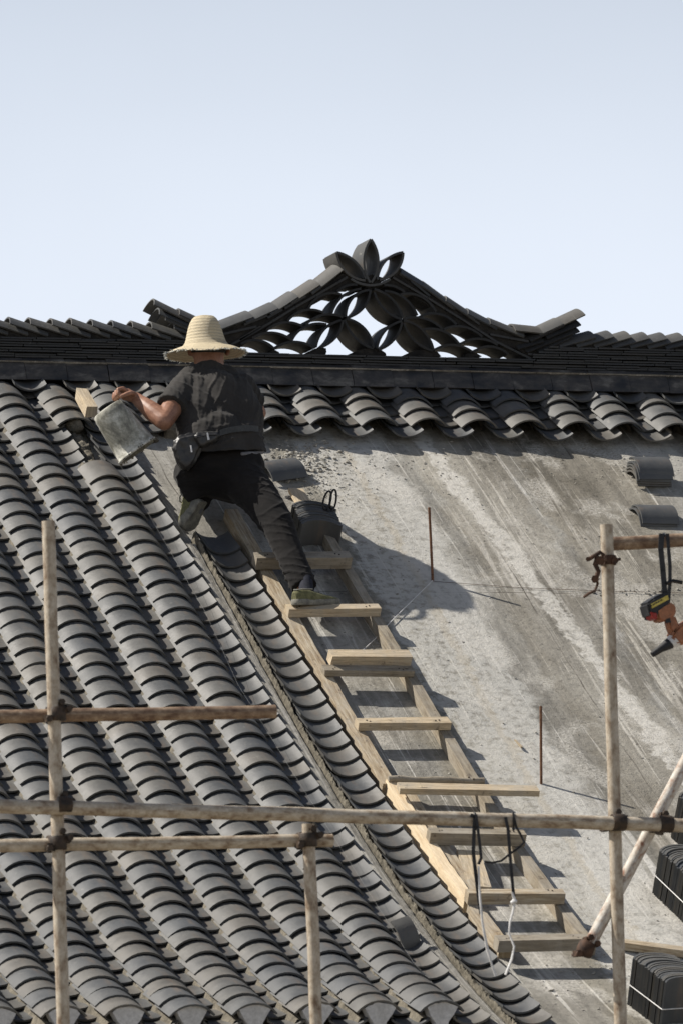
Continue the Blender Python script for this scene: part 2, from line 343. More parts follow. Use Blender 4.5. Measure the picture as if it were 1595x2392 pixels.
M_SHOE = mat_simple('green_canvas', (.075, .078, .038), (.19, .18, .085), 26, .85, .3, .002)
M_SOCK = mat_simple('navy_sock', (.010, .011, .017), (.024, .026, .038), 40, .9, .3, .002)
M_BAG = mat_simple('black_nylon', (.010, .010, .010), (.035, .033, .030), 10, .45, .5, .004, spec=.5)
M_METAL = mat_simple('zip_metal', (.55, .55, .55), (.75, .75, .74), 30, .3, .1, .001)
M_ORANGE = mat_simple('orange_plastic', (.20, .085, .04), (.42, .16, .065), 24, .55, .3, .002, spec=.5)
M_YELL = mat_simple('yellow_sticker', (.45, .36, .06), (.62, .50, .12), 20, .5, .05, .001)
M_RED = mat_simple('red_plastic', (.25, .02, .02), (.33, .04, .03), 20, .5, .1, .001)
def mat_cloth(name, c1, c2, dust):
    m, n, bs, nd, ln = mk(name); tc = nd('TexCoord').outputs['Object']
    q = nz(nd, ln, tc, 6, 5, .6, .5); r = ramp(nd, [(.35, c1), (.7, c2)]); ln(q, r.inputs[0])
    q2 = nz(nd, ln, tc, 40, 6, .8); r2 = ramp(nd, [(.66, g3(0)), (.76, g3(dust))]); ln(q2, r2.inputs[0])
    ln(mixc(nd, ln, r2.outputs[0], r.outputs[0], (.16, .13, .09)), bs.inputs['Base Color'])
    bs.inputs['Roughness'].default_value = .92; bs.inputs['Specular IOR Level'].default_value = .15
    bs.inputs['Sheen Weight'].default_value = .05
    q3 = nz(nd, ln, tc, 14, 2, .5, .6, (1, 1, 2.2, .6)); bump(nd, ln, bs, [(q3, .25, .008), (nz(nd, ln, tc, 220, 2), .15, .001)])
    return m
M_SHIRT = mat_cloth('faded_black_cotton', (.031, .029, .027), (.052, .048, .044), .15)
M_PANTS = mat_cloth('black_trouser_cloth', (.008, .0075, .0075), (.018, .016, .015), .12)
def mat_straw():
    m, n, bs, nd, ln = mk('braided_straw'); uv = nd('UVMap').outputs[0]
    sx = nd('SeparateXYZ'); ln(uv, sx.inputs[0])
    w1 = nd('TexWave', bands_direction='Y'); w1.inputs['Scale'].default_value = 2.6; w1.inputs['Distortion'].default_value = 1.2; w1.inputs['Detail Scale'].default_value = .6; ln(uv, w1.inputs[0])
    q = nz(nd, ln, uv, 11, 6, .8, 0, (6, 3, 1)); r = ramp(nd, [(.28, (.36, .27, .14)), (.5, (.60, .50, .32)), (.70, (.78, .71, .54))]); ln(q, r.inputs[0])
    r1 = ramp(nd, [(.0, g3(.74)), (.3, g3(1))]); ln(w1.outputs[0], r1.inputs[0])
    ln(mixc(nd, ln, 1.0, r.outputs[0], r1.outputs[0], 'MULTIPLY'), bs.inputs['Base Color'])
    bs.inputs['Roughness'].default_value = .55
    bump(nd, ln, bs, [(w1.outputs[0], .35, .004), (q, .9, .005)]); return m
M_STRAW = mat_straw()
M_FRAY = mat_simple('frayed_straw_edge', (.20, .22, .22), (.62, .60, .52), 40, .8, .3, .002)
def mat_bucket():
    m, n, bs, nd, ln = mk('mortar_caked_rubber'); tc = nd('TexCoord').outputs['Object']
    q = nz(nd, ln, tc, 5, 7, .7, .6); r = ramp(nd, [(.34, (.12, .115, .09)), (.46, (.33, .32, .26)), (.56, (.60, .59, .52))]); ln(q, r.inputs[0])
    q2 = nz(nd, ln, tc, 45, 6, .75); r2 = ramp(nd, [(.35, g3(.6)), (.6, g3(1.1))]); ln(q2, r2.inputs[0])
    ln(mixc(nd, ln, 1.0, r.outputs[0], r2.outputs[0], 'MULTIPLY'), bs.inputs['Base Color']); bs.inputs['Roughness'].default_value = .6
    bump(nd, ln, bs, [(q2, .6, .003), (q, .3, .006)]); return m
M_BUCKET = mat_bucket()

# ------------------------------------------------------------------ ground
mb = MB(); mb.grid([[(x, y, -6.8) for x in (-3000, 3000)] for y in (-3000, 3000)], [[(0, 0), (1, 0)], [(0, 1), (1, 1)]], flip=True)
M_GROUND = mat_simple('dusty_yard', (.16, .14, .11), (.26, .23, .18), .5, .95, .2, .01)
tag(mb.build('ground', M_GROUND), kind='structure')

# ------------------------------------------------------------------ the building
BX0, BX1 = -2.75, 4.4
bld = empty('temple_hall', (0.8, 3.45, -6.8), 'hall with grey tiled roof half laid over bare concrete', 'building')
def slab():
    mb = MB(); xs = np.linspace(BX0, BX1, 120); tt = np.linspace(-4.45, 2.42, 150)
    def hh(x, t): return HC + .004*noise.noise(Vector((x*1.6, t*1.2, 0))) + .0025*noise.noise(Vector((x*9, t*6, 3)))
    mb.grid([[P(x, t, hh(x, t)) for x in xs] for t in tt], [[(x, -t) for x in xs] for t in tt], flip=True)
    # eave face and underside
    e = [[P(x, 2.42, HC+.0) for x in (BX0, BX1)], [P(x, 2.42, HC-.13) for x in (BX0, BX1)]]
    mb.grid(e, [[(a[0], 3+i) for a in r] for i, r in enumerate(e)], False, flip=True)
    und = [[P(x, t, HC-.13) for x in (BX0, BX1)] for t in np.linspace(2.42, -4.45, 20)]
    mb.grid(und, [[(a[0], a[1]) for a in r] for r in und], flip=True)
    for X, fl in ((BX0, True), (BX1, False)):
        g = [[P(X, t, HC) for t in tt[::6]], [P(X, t, HC-.13) for t in tt[::6]]]; mb.grid(g, [[(a[1], a[2]) for a in r] for r in g], False, flip=fl)
    return mb.build('concrete_deck', M_CONC, bld, 'bare stained concrete roof deck')
slab()
RY = 3.40                                                # centre plane of the ridge
def back():
    mb = MB(); tt = np.linspace(-4.3, 2.42, 60); xs = (BX0, BX1)
    def mir(p): return (p[0], 2*RY-p[1]+.0, p[2])
    mb.grid([[mir(P(x, t, -.05)) for x in xs] for t in tt], [[(x, -t) for x in xs] for t in tt])
    mb.build('back_slope', M_CONC, bld)
    mb = MB(); pe = P(0, 1.9, HC-.14); z = pe[2]; y0 = pe[1]; y1 = 2*RY-y0
    for a, b in (((BX0+.15, y0), (BX1-.15, y0)), ((BX1-.15, y0), (BX1-.15, y1)), ((BX1-.15, y1), (BX0+.15, y1)), ((BX0+.15, y1), (BX0+.15, y0))):
        mb.add([(a[0], a[1], -6.8), (b[0], b[1], -6.8), (b[0], b[1], z), (a[0], a[1], z)], [(0, 1, 2, 3)], [(0, 0), (1, 0), (1, 1), (0, 1)], False)
    for X in (BX0+.15, BX1-.15):
        pts = [P(X, t, HC-.135) for t in np.linspace(1.9, -4.0, 14)]
        pts2 = [(p[0], 2*RY-p[1], p[2]) for p in pts[::-1]]
        vs = list(pts)+pts2; mb.add(vs, [tuple(range(len(vs)))], None, False)
    mb.build('wall', M_WALL, bld)
back()

R_T, TT = .118, .0085
def tile(mb, fr, chord, L, up=True, nseg=9, th=TT, taper=.0, phis=None, nl=1):
    """fr(a, b, c) -> world, a across, b from the lower end (0) to the upper end (L), c normal; up: convex side up"""
    pm = math.asin(chord/2/R_T); ph = np.linspace(-pm, pm, nseg+1) if phis is None else np.linspace(phis[0], phis[1], nseg+1)
    sg = 1 if up else -1
    def pt(p, r, b):
        return fr(r*math.sin(p), b, sg*(r*math.cos(p)-R_T*math.cos(pm)))
    mb.rnd = random.random()
    ro, ri = (R_T, R_T-th)
    kk = 1-.085/pm if not up and phis is None else 1     # the rim of a gutter tile is bevelled back
    for r, fl in ((ro, not up), (ri, up)):
        g = [[pt(p*(kk if r == ro else 1), r, L*k/nl) for p in ph] for k in range(nl+1)]
        uv = [[(p/pm, k/nl) for p in ph] for k in range(nl+1)]
        mb.grid(g, uv, True, flip=fl)
    for b, fl in ((0, up), (L, not up)):
        mb.grid([[pt(p, ri, b) for p in ph], [pt(p*kk, ro, b) for p in ph]], [[(.95, 0)]*len(ph)]*2, False, flip=fl)
    for p, fl in ((ph[0], up), (ph[-1], not up)):
        mb.grid([[pt(p, ri, 0), pt(p*kk, ro, 0)], [pt(p, ri, L), pt(p*kk, ro, L)]], [[(.95, 0)]*2]*2, False, flip=not fl)
def slope_tile(mb, Xc, t, chord, L, up, hb=0.0, lift=.0150):
    """one laid roof tile; lower end at t, the upper end dips under the next tile"""
    yaw = random.gauss(0, .016); dx = random.gauss(0, .0015); dt = random.gauss(0, .0045); dh = random.gauss(0, .0012)
    ds, nr = frame(t-.06); roll = random.gauss(0, .015)
    o = P(Xc+dx, t+dt, hb+dh)
    def fr(a, b, c):
        x = a*math.cos(yaw)-b*math.sin(yaw); bb = b*math.cos(yaw)+a*math.sin(yaw)
        return o+np.array([x, 0, 0])-ds*bb+nr*(c-lift*b/EXP+a*roll)
    tile(mb, fr, chord, L, up)
CW, GW, TL = .190, .172, .200
CAP_H, CAP_DX = .002, .0425
T_TOP, T_EAVE = -3.908, 2.15
def gutter_row(i, t0, t1, off=0.0, extra=0):
    mb = MB(); t = t0
    ts_ = []
    while t < t1+.001: ts_.append(t); t += EXP
    for t in ts_: slope_tile(mb, i*PITCH-GW/2, t, GW, TL, False, 0, .0160)
    return mb.build('gutter_tile_row', M_GUT, bld)
def cap_row(i, t0, t1, end=False):
    mb = MB(); t = t1
    while t > t0-.001:
        slope_tile(mb, i*PITCH+CAP_DX, t, CW, TL, True, CAP_H+.028*min(1, max(0, (t-1.55)/.6))**1.5, .0165); t -= EXP
    return mb.build('cap_tile_row', M_TILE, bld)
def mortar_strip(Xc, t0, t1, hw, h0, top, amp, name='mortar_bed', fine=.012, mat=None, seed=0, pw=3):
    mb = MB(); n = int((t1-t0)/fine)
    us = np.linspace(-1, 1, 9); rows = []; uv = []
    for k in range(n+1):
        t = t0+(t1-t0)*k/n; row = []
        for u in us:
            e = 1-abs(u)**pw; q = Vector((u*1.7+seed, t*28, seed)); q2 = Vector((u*3+seed, t*75, 5))
            x = Xc+u*hw*(1+(.10 if pw > 6 else .35)*noise.noise(Vector((seed+u, t*14, 9))))
            row.append(P(x, t, h0+(top-h0)*e+amp*e*(noise.noise(q)+.6*noise.noise(q2))))
        rows.append(row); uv.append([(u, t) for u in us])
    mb.grid(rows, uv, True, flip=True); return mb.build(name, mat or M_MORT, bld)

# full columns left of the ladder
LAST0 = -2.272                                            # first (highest) tile of the newest gutter row
for i in range(-10, 0):
    gutter_row(i, T_TOP, T_EAVE+.02)
gutter_row(0, LAST0, T_EAVE+.04)
for i in range(-11, -2): cap_row(i, T_TOP+.03, T_EAVE)
cap_row(-2, -3.00, T_EAVE)                                # restarts below the opening
cap_row(-2, T_TOP+.03, T_TOP+.03+3*EXP-.01)
for i in range(-11, -1):
    if i == -2:
        mortar_strip(i*PITCH+CAP_DX, -3.12, T_EAVE-.02, .099, -.05, -.002, .005, fine=.012, seed=i*3.1, pw=12)
        mortar_strip(i*PITCH+CAP_DX+.01, -3.62, -3.08, .045, -.085, -.035, .022, fine=.008, seed=1.1)
    else: mortar_strip(i*PITCH+CAP_DX, -3.9, T_EAVE-.02, .099, -.05, -.002, .005, fine=.012, seed=i*3.1, pw=12)
# the raised gutter tiles peeping out from under the ridge skirt
for i in range(-10, 14):
    mb = MB(); slope_tile(mb, i*PITCH-GW/2, T_TOP+.005, GW, TL, False, .042, .004); mb.build('gutter_tile', M_GUT, bld)
# short rows below the ridge on the bare side
for i in range(-1, 14):
    if i > -1: gutter_row(i, T_TOP, T_TOP+3*EXP+.01)
    cap_row(i, T_TOP+.03, T_TOP+.03+2*EXP+.045)
    mortar_strip(i*PITCH+CAP_DX, -3.95, T_TOP+2*EXP-.03, .07, -.07, .0, .008, fine=.02, seed=i*1.7)
# mortar ridge along the newest gutter row
mortar_strip(-.181, -2.44, 2.30, .010, -.075, -.008, .018, fine=.005, seed=2.2, mat=M_MORTL)
mortar_strip(-.222, -2.36, 2.28, .036, -.078, -.026, .004, fine=.012, mat=M_CONC, seed=5, pw=8)
# pale plugs closing the cap rows at the eave
for i in range(-11, -1):
    mb = MB(); o = P(i*PITCH+CAP_DX, T_EAVE+.006, CAP_H+.028); pts = []
    for p in np.linspace(-.66, .66, 9): pts.append((R_T*.9*math.sin(p)*.98, .9*(R_T*math.cos(p))-R_T*math.cos(1.01)-.004))
    pts += [(.046, -.012), (.026, -.040), (.018, -.075), (-.018, -.080), (-.030, -.042), (-.048, -.014)]
    pts = [(a+random.gauss(0, .0015), b+random.gauss(0, .002)) for a, b in pts]
    fr_ = [(o[0]+a, o[1]-.004, o[2]+b) for a, b in pts]; bk = [(x, y+.05, z) for x, y, z in fr_]; n = len(pts)
    mb.add(fr_+bk, [tuple(range(n))[::-1], tuple(range(n, 2*n))]+[(k, (k+1) % n, n+(k+1) % n, n+k) for k in range(n)], None, False)
    mb.build('end_plug', M_MORTP, bld)

# ------------------------------------------------------------------ ridge
ridge = bpy.data.objects.new('roof_ridge', None); COL.objects.link(ridge); ridge.location = Vector((.8, RY, 2.3))
attach(ridge, bld)
# skirt tiles
x = BX0+.05; k = 0
while x < BX1-.2:
    mb = MB(); mb.rnd = random.random(); L = .206
    dz = random.gauss(0, .0015)
    prof = [(3.222-.0, 2.322), (3.231, 2.350), (3.245, 2.382), (3.263, 2.412), (3.286, 2.436), (3.300, 2.441)]
    th = .012; ex = .004 if k % 3 == 0 else 0
    out = [[(x+dx, y-(.003 if dx else 0)-ex, z+dz) for dx in (0, L)] for y, z in prof]
    inn = [[(x+dx, y+th, z-.002) for dx in (0, L)] for y, z in prof]
    mb.grid(out, [[(u, j/5) for u in (-1, 1)] for j in range(6)], True)
    mb.grid(inn, [[(u, j/5) for u in (-1, 1)] for j in range(6)], True, flip=True)
    mb.grid([out[0], inn[0]], [[(.9, 0)]*2]*2, False); 
    for c, fl in ((0, True), (1, False)): mb.grid([[r[c] for r in out], [r[c] for r in inn]], [[(.9, 0)]*6]*2, False, flip=fl)
    mb.build('skirt_tile', M_SKIRT, ridge); x += L+.0035; k += 1
# stacked flat courses
def course(z, x0, x1, y0):
    mb = MB(); x = x0+random.uniform(-.2, 0)
    while x < x1:
        L = random.uniform(.17, .29); mb.rnd = random.random()
        a, b = max(x, x0), min(x+L, x1)
        if b-a > .03:
            mb.box(((a+b)/2, y0+.10+random.gauss(0, .004), z+random.gauss(0, .0009)), ([1, 0, random.gauss(0, .004)], [0, 1, 0], [0, 0, 1]), ((b-a)/2-.002, .10, .0042))
        x += L
    return mb.build('flat_tile_course', M_RIDGE, ridge)
PT = .0132
for k in range(4): course(2.4455+k*PT, BX0+.05, BX1, 3.284+(.006 if k % 2 else 0))
for k in range(4, 8): course(2.449+k*PT, BX0+.05, .42, 3.294+(.006 if k % 2 else 0)+.002*k)
for k in range(4, 9): course(2.449+k*PT, 2.02-.0+.03*(k-4), BX1, 3.294+(.006 if k % 2 else 0)+.002*k)
mb = MB(); mb.box(((BX0+BX1)/2, 3.40, 2.36), ([1, 0, 0], [0, 1, 0], [0, 0, 1]), ((BX1-BX0)/2, .085, .125)); mb.build('ridge_core', M_FILL, ridge)
for x0, x1 in ((BX0, .40), (2.1, BX1)):
    mb = MB(); mb.box(((x0+x1)/2, 3.41, 2.525), ([1, 0, 0], [0, 1, 0], [0, 0, 1]), ((x1-x0)/2, .075, .057)); mb.build('mortar_core', M_FILL, ridge)
# rear skirt so the ridge is whole from behind
mb = MB(); mb.grid([[(x, 3.50, 2.45) for x in (BX0, BX1)], [(x, 3.59, 2.30) for x in (BX0, BX1)]], [[(0, 0), (1, 0)], [(0, 1), (1, 1)]]); mb.build('rear_skirt', M_RIDGE, ridge)

FY = 3.315                                                # front plane of the ridge tiles
def lean(p0, p1, parent, name='ridge_tile', chord=.19, src=True, mat=M_RIDGE, L=None, fy=FY):
    """cap tile laid along the ridge; p0, p1 = lower front edge; convex side up"""
    a = WS(*p0, fy); b = WS(*p1, fy); ax = b-a; ln_ = np.linalg.norm(ax) if L is None else L; ax = ax/np.linalg.norm(ax)
    nr = np.array([-ax[2], 0, ax[0]]); nr = nr if nr[2] > 0 else -nr
    o = a+np.array([0, chord/2, 0])
    sgn = 1 if ax[0] > 0 else -1
    def fr(u, v, c): return o+np.array([0, -1, 0])*u*sgn*-1*-1+ax*v+nr*c
    mb = MB(); tile(mb, fr, chord, ln_, True, 10)
    if sgn > 0:
        pass
    return mb.build(name, mat, parent)
# leaning top tiles of the ridge, left side
M_RTOP = mat_tile('ridge_top_tile', .62, .55, .35)  # paler copy of the ridge clay, sunlit tone of the top tiles in its colour
ax_ = [(-78, 746), (-31, 747), (16, 748), (64, 749), (115, 751), (160, 751), (209, 754), (257, 756), (303, 757), (348, 759)]
k0 = ax_[0]
for q in range(28): ax_.insert(0, (ax_[0][0]-47, ax_[0][1]-1.1))
for u, v in ax_:
    if WS(u, v, FY)[0] > BX0+.1: lean((u+8, v+6+random.gauss(0, .6)), (u+97, v+35.5+random.gauss(0, .8)), ridge, 'ridge_top_tile', mat=M_RTOP)
for q in range(20):
    u = 1308+q*41.6; v = 810+q*.75
    if WS(u, v, FY)[0] < BX1-.25: lean((u, v+random.gauss(0, .6)), (u+84, v-23+random.gauss(0, .8)), ridge, 'ridge_top_tile', mat=M_RTOP)

# ------------------------------------------------------------------ openwork ornament
orn = bpy.data.objects.new('ridge_ornament', None); COL.objects.link(orn); orn.location = Vector(WS(870, 820, RY)); attach(orn, bld)
orn['label'] = 'openwork gable of curved tiles topped by three upright petals'
OY = 3.318
def arc_pts(p0, pm, p1, n=12):
    a, b, c = [np.array([q[0], q[2]]) for q in (p0, pm, p1)]
    d = 2*(a[0]*(b[1]-c[1])+b[0]*(c[1]-a[1])+c[0]*(a[1]-b[1]))
    if abs(d) < 1e-6: return [a+(c-a)*k/n for k in range(n+1)], None
    ux = ((a@a)*(b[1]-c[1])+(b@b)*(c[1]-a[1])+(c@c)*(a[1]-b[1]))/d
    uy = ((a@a)*(c[0]-b[0])+(b@b)*(a[0]-c[0])+(c@c)*(b[0]-a[0]))/d
    o = np.array([ux, uy]); r = np.linalg.norm(a-o)
    A = [math.atan2(*(q-o)[::-1]) for q in (a, b, c)]
    def wrap(x, ref):
        while x < ref-math.pi: x += 2*math.pi
        while x > ref+math.pi: x -= 2*math.pi
        return x
    A[0] = wrap(A[0], A[1]); A[2] = wrap(A[2], A[1])
    return [o+r*np.array([math.cos(q), math.sin(q)]) for q in np.linspace(A[0], A[2], n+1)], o
def arc_tile(p0, pm, p1, depth=.185, th=.0115, y=OY, name='curved_tile'):
    pts, o = arc_pts(*[WS(*q, y) for q in (p0, pm, p1)])
    mb = MB(); mb.rnd = random.random(); A, B = [], []
    for k, p in enumerate(pts):
        d = (p-o)/np.linalg.norm(p-o) if o is not None else np.array([0, 1.])
        A.append(p+d*th*.5); B.append(p-d*th*.5)
    y0 = y+random.gauss(0, .002); y1 = y0+depth; n = len(pts)
    V = lambda q, yy: (q[0], yy, q[1])
    for rim in (A, B): mb.grid([[V(q, y0) for q in rim], [V(q, y1) for q in rim]], [[(k/n*2-1, 0) for k in range(n)], [(k/n*2-1, 1) for k in range(n)]], True)
    for yy in (y0, y1): mb.grid([[V(q, yy) for q in A], [V(q, yy) for q in B]], [[(.9, 0)]*n]*2, False)
    for k in (0, -1): mb.add([V(A[k], y0), V(B[k], y0), V(B[k], y1), V(A[k], y1)], [(0, 1, 2, 3)], [(.9, 0)]*4, False)
    bm = None
    return mb.build(name, M_PETAL if name == 'petal_tile' else M_ORN, orn)
M_ORN = mat_tile('shade_toned_ornament_tile', .14, .6, .25)  # clay darkened to paint the unlit insides of the arcs
M_PETAL = mat_tile('sunlit_toned_petal_clay', .50, .6, .6)  # clay lighter than the arcs, painting the sunlit sides of the petals
def cA(l): return [tuple((560+a/4.9, 640+b/4.9) for a, b in q) for q in l]
def cB(l): return [tuple((860+a/4.9, 640+b/4.9) for a, b in q) for q in l]
def cC(l): return [tuple((740+a/7.127, 540+b/7.127) for a, b in q) for q in l]
arcs = cA([((790, 400), (930, 245), (1170, 230)), ((1115, 200), (1220, 132), (1345, 118)), ((1050, 455), (1165, 265), (1385, 165)),
 ((1215, 490), (1280, 285), (1480, 180)), ((1495, 175), (1440, 350), (1225, 495)), ((550, 535), (740, 412), (960, 440)),
 ((760, 580), (940, 467), (1180, 490)), ((305, 650), (490, 553), (720, 595)), ((600, 760), (770, 590), (1000, 572)),
 ((880, 830), (965, 640), (1170, 525)), ((1180, 530), (1100, 720), (925, 840)), ((1205, 520), (1310, 710), (1530, 850)),
 ((1220, 510), (1425, 620), (1530, 840)), ((145, 735), (360, 668), (600, 760)), ((15, 800), (190, 752), (395, 850)), ((400, 850), (610, 772), (850, 840))])
arcs += cB([((70, 205), (185, 400), (385, 515)), ((70, 170), (280, 290), (395, 495)), ((190, 190), (430, 285), (560, 470)), ((370, 230), (620, 265), (775, 430)),
 ((180, 125), (300, 140), (415, 205)), ((600, 480), (800, 450), (1010, 575)), ((410, 515), (620, 500), (850, 630)), ((100, 850), (190, 650), (385, 535)),
 ((385, 550), (310, 730), (120, 865)), ((410, 560), (540, 770), (745, 875)), ((400, 530), (640, 660), (745, 870)), ((620, 635), (840, 645), (1040, 800)),
 ((860, 630), (1070, 598), (1300, 715)), ((750, 870), (960, 808), (1190, 890)), ((1045, 805), (1250, 738), (1480, 810)), ((1200, 895), (1395, 825), (1600, 915))])
for q in arcs: arc_tile(*q)
for q in cC([((570, 790), (890, 895), (1220, 790)), ((330, 350), (480, 660), (810, 815)), ((340, 345), (620, 480), (820, 790)),
   ((900, 130), (785, 440), (885, 850)), ((905, 130), (1020, 430), (905, 850)), ((1435, 345), (1150, 480), (1010, 800)), ((1440, 350), (1340, 640), (1050, 800))]):
    arc_tile(*q, name='petal_tile', depth=.19)
# mortar seats under petals and at the foot of the arcs
def poly_plate(pts, y0, y1, name, mat, parent, src=True):
    q = [WS(*p, y0) for p in pts]; n = len(q); mb = MB()
    f_ = [(p[0], y0, p[2]) for p in q]; b_ = [(p[0], y1, p[2]) for p in q]
    mb.add(f_+b_, [tuple(range(n)), tuple(range(n, 2*n))[::-1]]+[(k, (k+1) % n, n+(k+1) % n, n+k) for k in range(n)], None, False)
    o = mb.build(name, mat, parent); return o
poly_plate([(440, 806), (480, 786), (520, 771), (592, 745), (650, 725), (698, 698), (748, 671), (800, 638), (835, 652), (866, 664), (905, 655), (930, 640), (941, 648),
            (986, 672), (1041, 710), (1093, 740), (1145, 763), (1204, 786), (1258, 790), (1300, 812), (1290, 832), (1241, 836), (1200, 812), (1158, 806), (1120, 786), (1080, 764), (1040, 740), (998, 712), (960, 690),
            (920, 672), (885, 668), (868, 676), (850, 668), (815, 664), (770, 690), (738, 708), (700, 728), (660, 752), (625, 772), (584, 795), (560, 812), (520, 826), (440, 830)], 3.335, 3.47, 'gable_infill', M_FILL, orn)
for pts in ([(722, 822), (735, 814), (750, 811), (762, 813), (763, 822), (760, 830), (722, 830)], [(630, 822), (641, 816), (652, 822), (655, 829), (628, 829)], [(812, 828), (830, 820), (850, 814), (876, 812), (890, 817), (900, 824), (902, 830), (812, 830)],
            [(945, 828), (965, 819), (985, 816), (1008, 817), (1022, 822), (1030, 832), (945, 832)], [(1085, 828), (1105, 820), (1125, 832), (1090, 836)],
            [(845, 650), (868, 640), (900, 650), (870, 672)]):
    poly_plate(pts, 3.330, 3.47, 'mortar_seat', M_FILL, orn)
# covering courses of the two slopes
for p0, p1 in (((518.8, 765.7), (592, 739.4)), ((595.7, 743), (650, 719.2)), ((649.8, 721.6), (697, 692.2)), ((698.8, 695), (748, 664)), ((748.8, 669.6), (802, 629))):
    dx, dy = p1[0]-p0[0], p1[1]-p0[1]; p0 = (p0[0]-dx*.35, p0[1]-dy*.35+2); lean(p0, p1, orn, 'cover_tile', mat=M_RTOP)
for p0, p1 in (((986, 666), (936, 637)), ((1041, 705), (986.5, 666.5)), ((1093, 735), (1041, 702)), ((1145, 758), (1093, 732)), ((1206, 778), (1145, 755)), ((1258, 775), (1204, 771))):
    dx, dy = p0[0]-p1[0], p0[1]-p1[1]; p0 = (p0[0]+dx*.3, p0[1]+dy*.3+2); lean(p0, p1, orn, 'cover_tile', mat=M_RTOP)
for p0, p1 in (((450, 754), (360.7, 710)), ((512, 776), (420, 733)), ((466, 773), (373, 732)), ((480, 785), (387.5, 746)), ((500, 800), (408, 766))): lean(p0, p1, orn, 'upswept_tile', mat=M_RTOP)
for p0, p1 in (((1261, 781), (1316, 755.5)), ((1290, 770), (1367, 734)), ((1277.5, 790), (1357, 757.5)), ((1268, 806), (1354, 773)), ((1240, 797), (1318, 760)), ((1210, 814.7), (1271, 797)), ((1230.6, 823), (1308, 791)), ((1259, 823), (1338.8, 786)), ((1272, 827), (1340, 803))):
    lean(p0, p1, orn, 'upswept_tile', mat=M_RTOP if p1[1] < 745 or p1[0] == 1316 else M_RIDGE)  # uppermost tiles take the sunlit tone, the rest the shade tone
def strip(pl, th=.011, depth=.16, y=3.322):
    for a, b in zip(pl[:-1], pl[1:]):
        A = WS(*a, y); B = WS(*b, y); ax = B-A; L = np.linalg.norm(ax); ax /= L; nr = np.array([-ax[2], 0, ax[0]])
        mb = MB(); mb.rnd = random.random(); mb.box((A+B)/2+np.array([0, depth/2, 0]), (ax, [0, 1, 0], nr), (L/2-.001, depth/2, th/2)); mb.build('edge_course', M_RIDGE, orn)
for pl in ([(540, 805), (584.5, 780.8), (637, 750), (690, 717), (737.6, 690), (790, 659), (812, 646)], [(917, 647), (958, 671), (998.8, 695), (1040, 721), (1080.4, 746), (1120, 772), (1158, 797), (1200, 818), (1241, 838)],
           [(570, 758), (625, 736)], [(625, 742), (660, 722)], [(665, 720), (715, 690)], [(520, 780), (600, 762)], [(1144, 780), (1190, 789), (1235, 797)], [(960, 655), (1004, 691)], [(1020, 690), (1062, 722)], [(1075, 725), (1120, 757)], [(1232, 826), (1278, 834)], [(560, 793), (610, 762)]): strip(pl)

# ------------------------------------------------------------------ crumbs on the deck
def crumbs():
    mb = MB(); ico = bmesh.new(); bmesh.ops.create_icosphere(ico, subdivisions=1, radius=1); vs = np.array([v.co[:] for v in ico.verts]); fs = [tuple(v.index for v in f.verts) for f in ico.faces]; ico.free()
    def one(p, nr, r):
        q = vs*(1+RNG.uniform(-.35, .35, (len(vs), 1)))*np.array([r*random.uniform(.7, 1.5), r*random.uniform(.7, 1.4), r*random.uniform(.4, .8)]); mb.add([p+nr*r*.25+a for a in q], fs, None, False)
    def spray(cx, cy, sx, sy, n, r0, r1):
        for _ in range(n):
            x = random.gauss(cx, sx); y = random.gauss(cy, sy)
            if not (600 < x < 1600 and 1010 < y < 2380): continue
            try: p, t = H(x, y, HC)
            except IndexError: continue
            if p[0] < .12: continue
            one(p, frame(t)[1], r0+(r1-r0)*random.random()**3)
    spray(700, 1050, 40, 28, 520, .003, .012); spray(740, 1110, 50, 40, 260, .002, .006); spray(1000, 1150, 230, 90, 170, .0015, .006)
    spray(1470, 1240, 60, 6, 90, .002, .009); spray(1460, 1360, 70, 4, 60, .002, .008); spray(1100, 1700, 220, 260, 220, .0015, .006)
    spray(1300, 2230, 120, 50, 60, .003, .010); spray(1450, 1060, 60, 30, 70, .002, .006); spray(1230, 2290, 60, 40, 30, .003, .009)
    for _ in range(240):
        x = random.uniform(640, 1568); y = random.uniform(1010, 1100); p, t = H(x, y, HC); one(p, frame(t)[1], random.uniform(.0015, .006))
    thing_mesh(mb, 'mortar_crumbs', M_CRUMB, 'grey mortar crumbs scattered over the bare concrete slope', 'crumbs', kind='stuff')
crumbs()
def lump(name, x, y, r, label, sc=(1, 1, 1.2), mat=M_CRUMB, h=HC):
    bm = bmesh.new(); bmesh.ops.create_icosphere(bm, subdivisions=3, radius=r)
    p, t = H(x, y, h)
    for v in bm.verts:
        v.co *= 1+.5*noise.noise(v.co*30/r*.04+Vector((x, y, 0)))+.3*noise.noise(v.co*.12/r*10+Vector((x, 3, 0)))
        v.co = Vector((v.co.x*sc[0], v.co.y*sc[1], v.co.z*sc[2]))
    me = bpy.data.meshes.new(name); bm.to_mesh(me); bm.free(); me.materials.append(mat)
    o = bpy.data.objects.new(name, me); COL.objects.link(o); o.location = Vector(p+frame(t)[1]*r*.3); return tag(o, label, 'mortar lump')
lump('mortar_lump', 1532, 1006, .030, 'small pointed mortar lump under the short tile rows at far right', (1, .7, 1.3))
lump('mortar_lump', 397, 1003, .045, 'brown mortar heap on the concrete between the bucket and the waist bag', (1, .8, 1.4), M_MORT)
lump('mortar_lump', 170, 985, .06, 'wet mortar in the opening left between cap tiles below the timber block', (.7, .8, .7), M_MORT, -.03)

